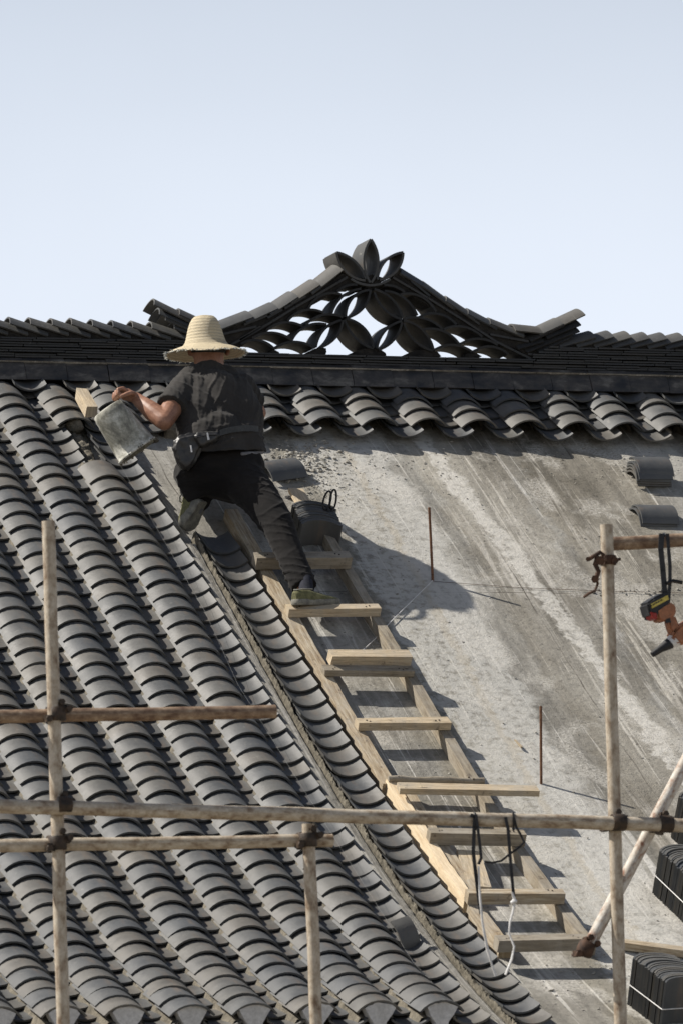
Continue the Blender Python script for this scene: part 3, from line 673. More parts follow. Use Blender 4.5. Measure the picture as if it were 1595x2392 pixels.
# ------------------------------------------------------------------ loose tiles
def loose(x, y, label, group, yaw, L=.20, chord=.20, h=HC, lift=0, tilt=0, phis=None, pitch=0, name='loose_tile', up=True):
    p, t = H(x, y, h); ds, nr = frame(t); ex = np.array([1., 0, 0])
    A = ex*math.cos(yaw)+(-ds)*math.sin(yaw)              # tile axis within the roof plane
    B = np.cross(nr, A); 
    A2 = A*math.cos(pitch)+nr*math.sin(pitch); N2 = nr*math.cos(pitch)-A*math.sin(pitch)
    B2 = B*math.cos(tilt)+N2*math.sin(tilt); N3 = N2*math.cos(tilt)-B*math.sin(tilt)
    o = p+nr*lift
    mb = MB(); tile(mb, lambda a, b, c: o-B2*a+A2*(b-L/2)+N3*c, chord, L, up, 12, phis=phis)
    return thing_mesh(mb, name, M_TILE, label, 'roof tile', group)
names5 = ['topmost tile', 'second tile from the top', 'third tile from the top', 'fourth tile from the top', 'bottom tile']
for k in range(5):
    loose(1488+random.uniform(-2, 2), 1103+(-3 if k == 0 else 0), names5[k]+' of the stack of five under the short rows', 'tiles stacked on the bare deck', random.gauss(-.03, .03), lift=.006+(4-k)*.0150, tilt=-.03*k+.05, L=.178, chord=.176)
loose(1503, 1190, 'upper of two nested tiles lying just above the right scaffold post', 'pair of nested tiles', -.02, lift=.017, L=.19, chord=.178)
loose(1499, 1190, 'lower of two nested tiles lying just above the right scaffold post', 'pair of nested tiles', 0, lift=.002, L=.19, chord=.178)
loose(640, 1088, 'single cap tile lying askew on the concrete behind the worker hip', None, .30, lift=.01, L=.20, tilt=-.1)
loose(925, 2150, 'broken curved tile piece standing in the gutter row near the eave', None, .25, L=.085, chord=.17, h=-.005, lift=.015, phis=(-.5, .85), tilt=.7, pitch=.2, name='broken_tile')

def bundle(x, y, n, label, axis='slope', yaw=0, L=.20, pitch_=.0145, h=HC, strap=True, mat=None, sh=.45):
    """strapped bundle of nested tiles standing on end"""
    p, t = H(x, y, h); ds, nr = frame(t); ex = np.array([1., 0, 0])
    D = ds*math.cos(yaw)+ex*math.sin(yaw); B = ex*math.cos(yaw)-ds*math.sin(yaw)
    root = empty('tile_bundle', p, label, 'tile bundle', 'strapped bundles of roof tiles')
    for k in range(n):
        o = p+D*pitch_*(k-n/2+random.gauss(0, .08))+nr*.003+B*random.gauss(0, .0022)
        mb = MB(); tile(mb, lambda a, b, c: o+B*a+nr*b-D*c, .20, L+random.gauss(0, .0025), True, 8); mb.build('roof_tile', M_BUNDLE, root)
    if strap:
        for hh in (sh,):
            ww = n*pitch_/2; pts = []
            for (bx, dy) in ((-.104, ww), (-.104, -ww+.01), (-.06, -ww-.045), (0, -ww-.066), (.06, -ww-.045), (.104, -ww+.01), (.104, ww), (-.104, ww)):
                pts.append(p+B*bx+D*dy+nr*L*hh)
            mb = MB(); mb.tube(pts, .0022, 6); mb.build('strap', M_CORD, root)
    return root
bundle(1527, 2335, 20, 'strapped bundle of upright roof tiles at the lower right corner, below the loose plank', yaw=.12)
bundle(1580, 2085, 20, 'strapped bundle of upright roof tiles at the right edge beside the slanting pipe', yaw=.12)
bundle(1612, 1950, 16, 'sliver of a strapped tile bundle at the right edge below the long scaffold pipe', yaw=.1)

bundle(719, 1243, 16, 'nested dark tiles standing between the worker leg and the scissors', yaw=-.10, L=.130, pitch_=.0125, strap=False)

# ------------------------------------------------------------------ timber
def lumber(mb, a, b, nr, wdt, th, jit=.0024):
    a, b = np.array(a), np.array(b); ax = b-a; L = np.linalg.norm(ax); ax = ax/L; nr = nr-ax*np.dot(nr, ax); nr = nr/np.linalg.norm(nr); sd = np.cross(nr, ax)
    mb.rnd = random.random(); mb.box((a+b)/2, (ax, sd, nr), (L/2, wdt/2, th/2), jit)
def rail(mb, X, t0, t1, wdt, th, h):
    ts_ = np.linspace(t0, t1, max(2, int((t1-t0)/.3)+1)); ring = []; uv = []
    wob = random.uniform(0, 9); L0 = random.uniform(0, 30)
    cs = [(-1, -1), (-1, 1), (1, 1), (1, -1)]
    for s0 in range(4):
        c0, c1 = cs[s0], cs[(s0+1) % 4]; rows = []; uvr = []
        for t in np.linspace(t0, t1, max(4, int((t1-t0)/.05))):
            dx = .003*noise.noise(Vector((t*3, wob, 0)))
            jx = [.0022*noise.noise(Vector((t*14, wob+c[0]*3, c[1]*5))) for c in (c0, c1)]
            rows.append([P(X+dx+c[0]*wdt/2+j, t, h+th/2+c[1]*th/2+j*.7) for c, j in zip((c0, c1), jx)]); uvr.append([(L0+t, s0*.3), (L0+t, s0*.3+(th if s0 % 2 == 0 else wdt))])
        mb.grid(rows, uvr, True, flip=True)
    for t, fl in ((t0, False), (t1, True)):
        q = [P(X+c[0]*wdt/2, t, h+th/2+c[1]*th/2) for c in cs]; mb.add(q if fl else q[::-1], [(0, 1, 2, 3)], [(0, 0), (.05, 0), (.05, .05), (0, .05)], False)
def Xt(x, y, h): p, t = H(x, y, h); return p[0], t
lad = empty('roof_ladder', P(.3, -.5, HC), 'site built timber ladder lying down the bare concrete slope beside the newest tiles', 'ladder')
RT = HC+.062                                             # top of the rails
def add_rail(x0, y0, x1, y1, wdt, mat, th=.058, dX=0, name='side_rail', label=None, h=HC+.003):
    Xa, ta = Xt(x0, y0, RT); Xb, tb = Xt(x1, y1, RT); mb = MB(); rail(mb, (Xa+Xb)/2+dX, ta, tb, wdt, th, h); return mb.build(name, mat, lad, label)
add_rail(522, 1168, 905, 1800, .062, M_WOODO)
add_rail(700, 1160, 1112, 1800, .046, M_WOODG)
add_rail(1112, 1800, 1340, 2165, .046, M_WOODG)
add_rail(945, 1800, 1068, 2045, .055, M_WOODO)
add_rail(905, 1795, 1068, 2068, .045, M_WOODP, th=.07, name='splice_board', label='pale fresh splice board')
add_rail(1100, 2075, 1148, 2172, .055, M_WOODO)
def rung(xl, yl, xr, yr, wdt, th, mat, lift=0.0, rnd_=False, name='rung', parent=lad, label=None):
    # (xl,yl)-(xr,yr): centre line of the top face in the photograph
    hh = RT+.004+th+lift
    a, ta = H(xl, yl, hh); b, tb = H(xr, yr, hh); nr = frame((ta+tb)/2)[1]; a = a-nr*th/2; b = b-nr*th/2
    mb = MB()
    if rnd_:
        pts = [a+(b-a)*k/8+nr*.003*math.sin(k*1.7) for k in range(9)]; mb.tube(pts, [th/2*(1+.06*math.sin(k*2.1)) for k in range(9)], 12)
    else: lumber(mb, a, b, nr, wdt, th)
    o = mb.build(name, mat, parent, label)
    if name == 'rung':                                       # nail heads over the two rails
        mb = MB()
        for k_ in (.10, .13, .84, .88):
            q = a+(b-a)*k_+nr*(th/2); s_ = P(0, ta+random.uniform(-.012, .012), 0)-P(0, ta, 0); mb.tube([q+s_-nr*.002, q+s_+nr*.0025], [.0042, .0036], 7)
        n_ = mb.build('nail_heads', M_RUSTD); n_.parent = o; n_.data.transform(Matrix.Translation(-Vector(lad.location)))
    return o
rung(587, 1275, 805, 1273, .060, .062, M_WOODG, label='thick bark-edged top rung')
rung(660, 1394, 873, 1392, .050, .040, M_WOODN)
rung(743, 1534, 948, 1536, .052, .030, M_WOODG)
rung(820, 1655, 1032, 1653, .050, .038, M_WOODN)
rung(892, 1783, 1112, 1788, .03, .030, M_WOODG, rnd_=True)
rung(985, 1908, 1206, 1912, .055, .055, M_WOODG)
rung(1072, 2047, 1295, 2048, .050, .050, M_WOODO)
rung(1140, 2156, 1350, 2152, .055, .052, M_WOODG)
mb = MB(); a, ta = H(758, 1502, RT+.07); b, tb = H(942, 1504, RT+.07); nr = frame(ta)[1]; lumber(mb, a-nr*.02, b-nr*.02, nr, .062, .052)
thing_mesh(mb, 'timber_block', M_WOODN, 'squared timber block lying on the third rung of the ladder', 'timber')
mb = MB(); a, ta = H(915, 1805, RT+.062); b, tb = H(1235, 1812, RT+.062); nr = frame(ta)[1]; lumber(mb, a-nr*.012, b-nr*.012, nr, .055, .028)
thing_mesh(mb, 'plank', M_WOODN, 'long yellow plank laid across the ladder, sticking out past its right rail', 'plank')
mb = MB(); a, ta = H(1425, 2161, HC+.04); b, tb = H(1640, 2188, HC+.04); nr = frame(ta)[1]; lumber(mb, a-nr*.016, b-nr*.016, nr, .04, .034)
thing_mesh(mb, 'plank', M_WOODO, 'brown plank behind the right scaffold post above a tile bundle', 'plank')
mb = MB(); a, ta = H(678, 1125, HC+.03); b, tb = H(702, 1165, HC+.03); nr = frame(ta)[1]; lumber(mb, a, b, nr, .07, .018)
thing_mesh(mb, 'board_offcut', M_WOODN, 'short board offcut on the concrete behind the pile of dark tiles', 'board')
mb = MB(); a, ta = H(1074, 1958, RT-.01); b, tb = H(1100, 2040, RT-.01); nr = frame(ta)[1]; lumber(mb, a, b, nr, .10, .02)
mb.v = mb.v; thing_mesh(mb, 'board_offcut', M_WOODN, 'wide pale board inside the ladder between its two lower rungs', 'board')
mb = MB(); a, ta = H(1182, 1700, HC+.012); b, tb = H(1197, 1717, HC+.012); lumber(mb, a, b, frame(ta)[1], .012, .006)
thing_mesh(mb, 'wood_splinter', M_WOODN, 'tiny wood splinter on the concrete left of the lower rebar', 'splinter')
# timber block tucked under the ridge
mb = MB(); a = H(186, 903, .085)[0]; b = H(209, 944, .085)[0]; lumber(mb, a, b+(b-a)*.05, frame(-3.7)[1], .055, .055, .003)
blk = thing_mesh(mb, 'timber_block', M_WOODN, 'split timber block wedged over the cap tiles under the ridge, left of the bucket', 'timber')
mb = MB(); a = H(213, 958, .10)[0]; e = P(-2*PITCH+CAP_DX+.105, T_EAVE, .055)
p1 = H(472, 1406, .02)[0]; e2 = H(947, 2209, .02)[0]
mb.tube([a, p1, H(546, 1571, .02)[0], H(673, 1775, .02)[0], e2, H(1014, 2282, .02)[0]], .0004, 5)
thing_mesh(mb, 'guide_string', mat_simple('grey_string', (.20, .20, .19), (.28, .28, .27), 30, .8, .1, .001), 'taut white guide string running down the roof beside the last cap row', 'string')

# ------------------------------------------------------------------ rebars, tie wires
def rebar(xb, yb, xt, yt, label):
    p, t = H(xb, yb, HC); q = W(xt, yt, p[1]); pts = [p+(q-p)*k/60 for k in range(61)]
    mb = MB(); mb.tube([p-(q-p)*.02]+pts, [.0062]+[.0062*(1.18 if k % 2 else .94) for k in range(61)], 8)
    thing_mesh(mb, 'rebar', M_REBAR, label, 'rebar', 'rebars sticking out of the concrete')
rebar(993, 1334, 985, 1165, 'upper rusty rebar standing in the concrete, in front of the worker shadow')
rebar(1242, 1800, 1241, 1622, 'lower rusty rebar standing in the concrete, right of the long plank')
mb = MB(); mb.tube([H(x, y, HC+.012)[0] for x, y in ((993, 1333), (950, 1375), (893, 1432), (860, 1468), (826, 1500))], .0022, 5)
thing_mesh(mb, 'tie_wire', M_CORD, 'pinkish tie wire running from the upper rebar down to the ladder', 'wire')
mb = MB(); mb.tube([H(x, y, HC+.006)[0] for x, y in ((995, 1335), (1100, 1343), (1200, 1350), (1380, 1357), (1580, 1362))], .0011, 5)
thing_mesh(mb, 'tie_wire', M_RUST, 'thin rusty wire lying across the concrete right of the upper rebar', 'wire')

# ------------------------------------------------------------------ scaffold
SY = -3.2
scf = empty('scaffold', W(760, 2300, SY)*np.array([1, 1, 0])+np.array([0, 0, -6.8]), 'weathered steel pipe scaffold with rusty clamps in front of the roof', 'scaffold')
def pipe(x0, y0, x1, y1, Y0=SY, Y1=None, r=.0245, mat=M_PIPE, ext0=0, ext1=0, name='scaffold_pipe'):
    a = W(x0, y0, Y0); b = W(x1, y1, Y0 if Y1 is None else Y1); d = (b-a)/np.linalg.norm(b-a); a = a-d*ext0; b = b+d*ext1
    L = np.linalg.norm(b-a); n = max(6, int(L/.06)); mb = MB()
    pts = [a+(b-a)*k/n+np.array([.003*noise.noise(Vector((k*.22, x0, 0))), 0, .003*noise.noise(Vector((k*.22, x0, 7)))]) for k in range(n+1)]
    mb.tube(pts, [r*(1+.02*noise.noise(Vector((k*.7, x0, 3)))) for k in range(n+1)], 18)
    o = mb.build(name, mat, scf); return a, b
def post(x0, y0, x1, y1, mat, **k):
    a = W(x0, y0, SY); b = W(x1, y1, SY); d = (b-a)/np.linalg.norm(b-a); ext = (b[2]+6.8)/(-d[2]); pipe(x0, y0, x1, y1, mat=mat, ext1=ext, **k)
post(111, 1197, 147, 2400, M_PIPE)
post(708, 1893, 729, 2400, M_PIPE, r=.0235)
post(1392, 1205, 1426, 2400, M_PIPE)
FR, BK = SY-.05, SY+.05
pipe(0, 1646, 632, 1635, BK, mat=M_PIPER, ext0=1.5, r=.025)
pipe(0, 1852, 1568, 1896, FR, ext0=1.5, ext1=1.5, r=.0265)
pipe(0, 1943, 763, 1931, BK, ext0=1.5, r=.0245)
pipe(1402, 1249, 1568, 1240, BK-.0, mat=M_PIPER, ext1=1.2, r=.0262)
pipe(1345, 2188, 1568, 1762, BK-.02, BK-.02, mat=M_PIPEW, ext1=.9, r=.0245)
def clamp(x, y, Yp, dirs, label=None, mat=M_RUSTD, big=1.0):
    c = W(x, y, Yp); mb = MB()
    for d, off in dirs:                                     # collar round each pipe
        d = np.array(d, float); d /= np.linalg.norm(d); a = c+np.array([0, off, 0])
        mb.tube([a-d*.026*big, a-d*.024*big, a+d*.024*big, a+d*.026*big], [.031*big, .033*big, .033*big, .031*big], 14)
    for sx, sz in ((.040, .018), (-.038, -.02), (.012, .042)):
        a = c+np.array([sx*big, -.03, sz*big]); mb.tube([a, a+np.array([.004, .075, .0])], .007, 8)
        mb.tube([a+np.array([0, -.004, 0]), a+np.array([0, .010, 0])], .0125, 6)
        mb.box(c+np.array([sx*.8*big, 0, sz*.8*big]), ([1, 0, 0], [0, 1, 0], [0, 0, 1]), (.014, .022, .012), .004)
    return mb.build('clamp', mat, scf, label)
V = (-.03, 0, 1); HZ = (1, 0, -.02)
for (x, y) in ((131, 1640), (133, 1937), (708, 1930)): clamp(x, y, SY, [(V, 0), (HZ, .05)])
for (x, y) in ((138, 1853), (1408, 1892)): clamp(x, y, SY, [(V, 0), (HZ, -.05)])
clamp(1516, 1896, SY, [((.45, 0, 1), .03), (HZ, -.05)])
clamp(1344, 2180, BK-.02, [((.5, 0, 1), 0)], mat=M_RUST)
def loose_clamp():
    mb = MB(); Y = SY
    clampc = W(1396, 1287, Y); mb.tube([clampc-np.array([0, 0, .018]), clampc+np.array([0, 0, .018])], .031, 14)
    for pl, r in (([(1384, 1285), (1370, 1280), (1366, 1296), (1374, 1312), (1368, 1328)], .010), ([(1368, 1328), (1372, 1340), (1366, 1356), (1350, 1364), (1340, 1372)], .0055), ([(1386, 1276), (1378, 1268), (1352, 1284)], .008), ([(1408, 1287), (1424, 1284)], .006)):
        mb.tube([W(x, y, Y-.03) for x, y in pl], r, 8)
    for x, y, r in ((1366, 1330, .016), (1350, 1284, .010), (1412, 1287, .014), (1378, 1288, .018)):
        mb.tube([W(x, y, Y-.045), W(x, y, Y-.015)], r, 6)
    mb.build('open_clamp', M_RUST, scf, 'rusty swivel clamp hanging open on the right post')
loose_clamp()
# black rubber straps and white cords hanging from the long pipe
def ribbon(mb, pts, wdt, th=.0025):
    pts = [np.array(p) for p in pts]; 
    for k in range(len(pts)-1):
        a, b = pts[k], pts[k+1]; ax = b-a; L = np.linalg.norm(ax)
        if L < 1e-5: continue
        ax /= L; sd = np.cross(ax, [0, 1., 0]); sd = sd/np.linalg.norm(sd); nn = np.cross(sd, ax)
        mb.box((a+b)/2, (ax, sd, nn), (L/2+.001, wdt/2, th/2))
F2 = FR-.032
s1 = empty('hanging_strap', W(1095, 2240, F2), 'black rubber strap over the long pipe, left of the knotted one', 'strap')
mb = MB(); ribbon(mb, [W(x, y, F2) for x, y in ((1080, 1873), (1090, 1876), (1088, 1900), (1086, 1960), (1092, 2010), (1098, 2060), (1104, 2100))], .014)
ribbon(mb, [W(x, y, F2-.004) for x, y in ((1092, 1872), (1096, 1900), (1102, 1950), (1104, 1972), (1098, 1985))], .011); 
mb.tube([W(1088, 1868, FR), W(1090, 1868, F2), W(1091, 1905, F2), W(1090, 1908, FR+.03), W(1088, 1868, FR+.032), W(1088, 1868, FR)], .004, 6); mb.build('rubber_band', M_BLACK, s1)
mb = MB(); mb.tube([W(x, y, F2-.006) for x, y in ((1098, 1990), (1101, 2060), (1107, 2120), (1118, 2180), (1128, 2215), (1137, 2242))], [.004, .0045, .0045, .006, .004, .005], 6); mb.build('cord', M_CORD, s1)
s2 = empty('hanging_strap', W(1180, 2240, F2), 'looped black rubber strap knotted to a white cord before the ladder', 'strap')
mb = MB(); mb.tube([W(x, y, F2) for x, y in ((1178, 1872), (1185, 1900), (1196, 1920), (1203, 1935), (1190, 1948), (1170, 1962), (1150, 1978), (1130, 1982), (1112, 1980))], .0045, 6)
ribbon(mb, [W(x, y, F2-.003) for x, y in ((1160, 1878), (1166, 1905), (1170, 1960), (1174, 2010), (1179, 2060))], .012)
mb.tube([W(1178, 1868, F2), W(1179, 1905, F2), W(1178, 1908, FR+.03), W(1176, 1868, FR+.032), W(1178, 1868, F2)], .004, 6); mb.build('rubber_band', M_BLACK, s2)
mb = MB(); mb.tube([W(x, y, F2-.006) for x, y in ((1175, 2050), (1181, 2068), (1178, 2090), (1170, 2120), (1168, 2145), (1180, 2175), (1174, 2205), (1160, 2240))], [.004, .006, .005, .004, .0035, .004, .005, .005], 6)
k_ = W(1179, 2072, F2-.006); mb.tube([k_-np.array([.012, 0, .004]), k_, k_+np.array([.012, 0, .004])], [.005, .012, .005], 8); mb.build('cord', M_CORD, s2)

# ------------------------------------------------------------------ cordless drill on its strap
DY = BK-.03
def dr_box(name, mat, pts, y0, y1, parent, bev=.006):
    """prism whose outline is given in the drill's own side view, at its real size"""
    q = [W(x, y, DY) for x, y in pts]; bm = bmesh.new()
    f1 = [bm.verts.new((p[0], y0, p[2])) for p in q]; f2 = [bm.verts.new((p[0], y1, p[2])) for p in q]; n = len(q)
    bm.faces.new(f1); bm.faces.new(f2[::-1])
    for k in range(n): bm.faces.new((f1[k], f2[k], f2[(k+1) % n], f1[(k+1) % n]))
    bmesh.ops.recalc_face_normals(bm, faces=bm.faces); bmesh.ops.bevel(bm, geom=bm.edges[:], offset=bev, segments=2, affect='EDGES', clamp_overlap=True)
    me = bpy.data.meshes.new(name); bm.to_mesh(me); bm.free(); me.materials.append(mat)
    o = bpy.data.objects.new(name, me); COL.objects.link(o); attach(o, parent); return o
drl = empty('cordless_drill', W(1540, 1500, DY), 'orange and black cordless drill hanging nose down from the short pipe at the right edge', 'drill')
dr_box('battery', M_BLACK, [(1475, 1388), (1490, 1376), (1518, 1362), (1530, 1366), (1530, 1390), (1503, 1407), (1498, 1425), (1484, 1420)], DY-.045, DY+.045, drl, .008)
dr_box('battery_sticker', M_YELL, [(1483, 1391), (1522, 1370), (1525, 1380), (1486, 1401)], DY-.0475, DY-.040, drl, .0005)
mb = MB()
for k in range(6):
    a = W(1489+k*5.4, 1394.5-k*3.0, DY-.049); lumber(mb, a, a+np.array([.0065, 0, .0035]), np.array([0, -1., 0]), .003, .002)
o = mb.build('sticker_marks', M_BLACK, drl)
dr_box('battery_latch', M_RED, [(1483, 1408), (1497, 1410), (1499, 1426), (1489, 1424)], DY-.048, DY+.02, drl, .003)
dr_box('foot', M_ORANGE, [(1499, 1404), (1520, 1389), (1538, 1386), (1546, 1402), (1540, 1420), (1516, 1431), (1503, 1424)], DY-.038, DY+.038, drl)
dr_box('handle', M_ORANGE, [(1528, 1420), (1545, 1414), (1553, 1436), (1562, 1456), (1546, 1466), (1533, 1446)], DY-.026, DY+.026, drl)
dr_box('motor_body', M_ORANGE, [(1532, 1462), (1552, 1438), (1600, 1408), (1618, 1436), (1582, 1478), (1554, 1484)], DY-.036, DY+.036, drl, .01)
mb = MB(); mb.tube([W(1560, 1464, DY), W(1546, 1472, DY), W(1536, 1478, DY)], [.031, .028, .022], 14); mb.build('gear_case', M_METAL, drl)
mb = MB(); mb.tube([W(1546, 1472, DY), W(1534, 1480, DY), W(1516, 1491, DY), W(1500, 1502, DY), W(1497, 1504, DY)], [.024, .022, .014, .012, .011], 14); mb.build('chuck', M_BLACK, drl)
mb = MB(); ribbon(mb, [W(x, y, DY-.035) for x, y in ((1519, 1226), (1517, 1262), (1522, 1310), (1526, 1360), (1529, 1400), (1534, 1430))], .022)
ribbon(mb, [W(x, y, DY-.03) for x, y in ((1532, 1226), (1538, 1300), (1538, 1338), (1532, 1410))], .014)
mb.tube([W(1530, 1340, DY-.04), W(1545, 1334, DY-.04), W(1566, 1338, DY-.04)], .008, 6)
mb.tube([W(1524, 1230, DY-.03), W(1524, 1226, BK), W(1524, 1236, BK+.03), W(1524, 1258, BK+.02)], .006, 6)
thing_mesh(mb, 'carrying_strap', M_BLACK, 'black webbing strap looped over the short rusty pipe carrying the drill', 'strap')

# ------------------------------------------------------------------ scissors standing in the pile
mb = MB(); p, t = H(752, 1195, HC+.1); Y = p[1]
def loop(cx, cy, rx, ry, ang):
    pts = []
    for k in range(19):
        a = k*2*math.pi/18; u, v = rx*math.cos(a), ry*math.sin(a); pts.append(W(cx+u*math.cos(ang)-v*math.sin(ang), cy+u*math.sin(ang)+v*math.cos(ang), Y+.006*math.sin(a)))
    return pts
mb.tube(loop(751, 1149, 8, 22, .25), .005, 8, False); mb.tube(loop(765, 1147, 7, 23, .12), .005, 8, False)
mb.tube([W(752, 1168, Y), W(757, 1185, Y), W(760, 1200, Y)], [.006, .008, .005], 8); mb.tube([W(764, 1168, Y), W(759, 1185, Y), W(756, 1202, Y)], [.006, .008, .004], 8)
thing_mesh(mb, 'scissors', M_BLACK, 'pair of black iron scissors standing loops up behind the dark tile pile', 'scissors')

exec_person = True
# ================================================================== the worker
def caps(parts, seg=14):
    """closed tapered capsules -> list of (verts, faces)"""
    bm = bmesh.new()
    for a, b, ra, rb, fa, fb in parts:
        a, b = Vector(a), Vector(b); d = b-a; L = d.length; d.normalize()
        x = d.orthogonal().normalized(); y = d.cross(x); rings = []
        def ring(c, r): return [bm.verts.new(c+(x*math.cos(k*2*math.pi/seg)+y*math.sin(k*2*math.pi/seg))*r) for k in range(seg)]
        if not fa:
            for q in (80, 55, 28): rings.append(ring(a-d*ra*math.sin(math.radians(q)), ra*math.cos(math.radians(q))))
        rings.append(ring(a, ra)); rings.append(ring(b, rb))
        if not fb:
            for q in (28, 55, 80): rings.append(ring(b+d*rb*math.sin(math.radians(q)), rb*math.cos(math.radians(q))))
        for r0, r1 in zip(rings[:-1], rings[1:]):
            for k in range(seg): bm.faces.new((r0[k], r0[(k+1) % seg], r1[(k+1) % seg], r1[k]))
        bm.faces.new(rings[0][::-1]); bm.faces.new(rings[-1])
    return bm
def remeshed(name, parts, mat, parent, voxel=.007, smooth=4, extra=None, disp=None, label=None, cuts=()):
    bm = caps(parts)
    if extra: extra(bm)
    me = bpy.data.meshes.new(name); bm.to_mesh(me); bm.free()
    o = bpy.data.objects.new(name, me); COL.objects.link(o)
    m = o.modifiers.new('r', 'REMESH'); m.mode = 'VOXEL'; m.voxel_size = voxel; m.use_smooth_shade = True
    if smooth: s_ = o.modifiers.new('s', 'SMOOTH'); s_.iterations = smooth; s_.factor = .5
    dg = C_.evaluated_depsgraph_get(); me2 = bpy.data.meshes.new_from_object(o.evaluated_get(dg)); o.modifiers.clear(); o.data = me2; bpy.data.meshes.remove(me)
    for pl in cuts:                                          # clean hems
        bm = bmesh.new(); bm.from_mesh(me2); bmesh.ops.bisect_plane(bm, geom=bm.verts[:]+bm.edges[:]+bm.faces[:], plane_co=pl[0], plane_no=pl[1], clear_outer=True); bm.to_mesh(me2); bm.free()
    if disp:
        nrm = [v.normal.copy() for v in me2.vertices]
        for v, n_ in zip(me2.vertices, nrm): v.co += n_*disp(v.co)
    me2.materials.clear(); me2.materials.append(mat)
    for p in me2.polygons: p.use_smooth = True
    me2.name = name; attach(o, parent)
    if label: o['label'] = label
    return o
def w3(x, y, Y): return Vector(W(x, y, Y))
def C2(a, b, ra, rb, fa=False, fb=False): return (a, b, ra, rb, fa, fb)
man = empty('person', H(470, 1200, HC)[0], 'roofer in straw hat, dark T-shirt and black trousers kneeling on the roof, back turned', 'person')
# joints
hipL = w3(468, 1082, 1.98); hipR = w3(552, 1078, 1.94)
neck = w3(480, 846, 2.20); shL = w3(424, 889, 2.10); shR = w3(556, 887, 2.12)
elL = w3(377, 966, 1.95); wrL = w3(314, 915, 2.09); 
elR = w3(592, 948, 2.20); wrR = w3(560, 975, 2.42)
knL = Vector(H(436, 1122, HC)[0])+Vector((0, -.02, .07)); anL = w3(455, 1156, 2.06)
knR = w3(638, 1206, 1.66); anR = w3(702, 1357, 1.43)
hd = w3(480, 795, 2.22)
# ---- body (one continuous surface, runs on under the clothes)
body = [C2(w3(490, 1060, 1.98), w3(488, 930, 2.08), .088, .10), C2(w3(530, 1060, 1.98), w3(525, 930, 2.08), .085, .10), C2(shL, shR, .055, .055),
        C2(w3(484, 900, 2.12), neck, .07, .058), C2(neck, w3(480, 812, 2.21), .072, .070), C2(w3(478, 803, 2.215), w3(477, 788, 2.235), .082, .078), C2(w3(481, 800, 2.27), w3(481, 812, 2.29), .052, .045),
        C2(shL, elL, .058, .046), C2(elL, elL+(wrL-elL)*.45, .046, .045), C2(elL+(wrL-elL)*.45, wrL, .045, .029),
        C2(shR, elR, .048, .040), C2(elR, wrR, .040, .027), C2(hipL, knL, .082, .058), C2(knL, anL, .052, .038), C2(hipR, knR, .085, .058), C2(knR, anR, .052, .036),
        C2(w3(437, 812, 2.23), w3(435, 802, 2.23), .012, .011), C2(w3(522, 812, 2.23), w3(524, 802, 2.23), .012, .011)]
# left hand gripping the bucket: palm, four bent fingers, thumb
def hand(W0, dirv, palmn, side, grip=1.0, scale=1.0):
    d = dirv.normalized(); n_ = (palmn-d*palmn.dot(d)).normalized(); s = d.cross(n_).normalized()*side; out = []; s_ = scale
    out.append(C2(W0, W0+d*.045*s_+s*.014*s_, .024*s_, .021*s_)); out.append(C2(W0, W0+d*.045*s_-s*.016*s_, .023*s_, .020*s_)); out.append(C2(W0+d*.04*s_-s*.02*s_, W0+d*.04*s_+s*.02*s_, .019*s_, .018*s_))
    for k, (off, l) in enumerate(((.031, .9), (.0105, 1.0), (-.0105, .95), (-.030, .78))):
        b = W0+d*.075*s_+s*off*s_; p0 = W0+d*.05*s_+s*off*.8*s_
        a1 = .5*grip; p1 = b+(d*math.cos(a1)+n_*math.sin(a1))*.030*l*s_; a2 = 1.5*grip; p2 = p1+(d*math.cos(a2)+n_*math.sin(a2))*.024*l*s_; a3 = 2.5*grip; p3 = p2+(d*math.cos(a3)+n_*math.sin(a3))*.018*l*s_
        for q0, q1, r0, r1 in ((p0, b, .0105, .0105), (b, p1, .0102, .0095), (p1, p2, .0095, .0088), (p2, p3, .0088, .0078)): out.append(C2(q0, q1, r0*s_, r1*s_))
    t0 = W0+d*.015*s_+s*.022*s_; t1 = t0+(d*.6+s*.55+n_*.45).normalized()*.036*s_; t2 = t1+(d*.75+s*-.05+n_*.65).normalized()*.028*s_; t3 = t2+(d*.7-s*.35+n_*.6).normalized()*.022*s_
    for q0, q1, r0, r1 in ((t0, t1, .0145, .012), (t1, t2, .0118, .0105), (t2, t3, .0103, .0085)): out.append(C2(q0, q1, r0*s_, r1*s_))
    return out
palm_dir = (w3(276, 899, 2.09)-wrL); body += hand(wrL+palm_dir.normalized()*.01, palm_dir, Vector((.2, -.35, -1)), 1, 1.25, 1.0)
body += hand(wrR, wrR-elR, Vector((0, 0, -1)), -1, .5, 1.0)
def muscle(co): return .0015*noise.noise(co*30)
remeshed('body', body, M_SKIN, man, .0045, 3, disp=muscle)
# hair
remeshed('hair', [C2(w3(478, 801, 2.208), w3(477, 787, 2.23), .086, .082)], M_HAIR, man, .006, 1, disp=lambda c: .003*noise.noise(c*90), cuts=((w3(480, 808, 2.13), Vector((0, .1, -1))),))
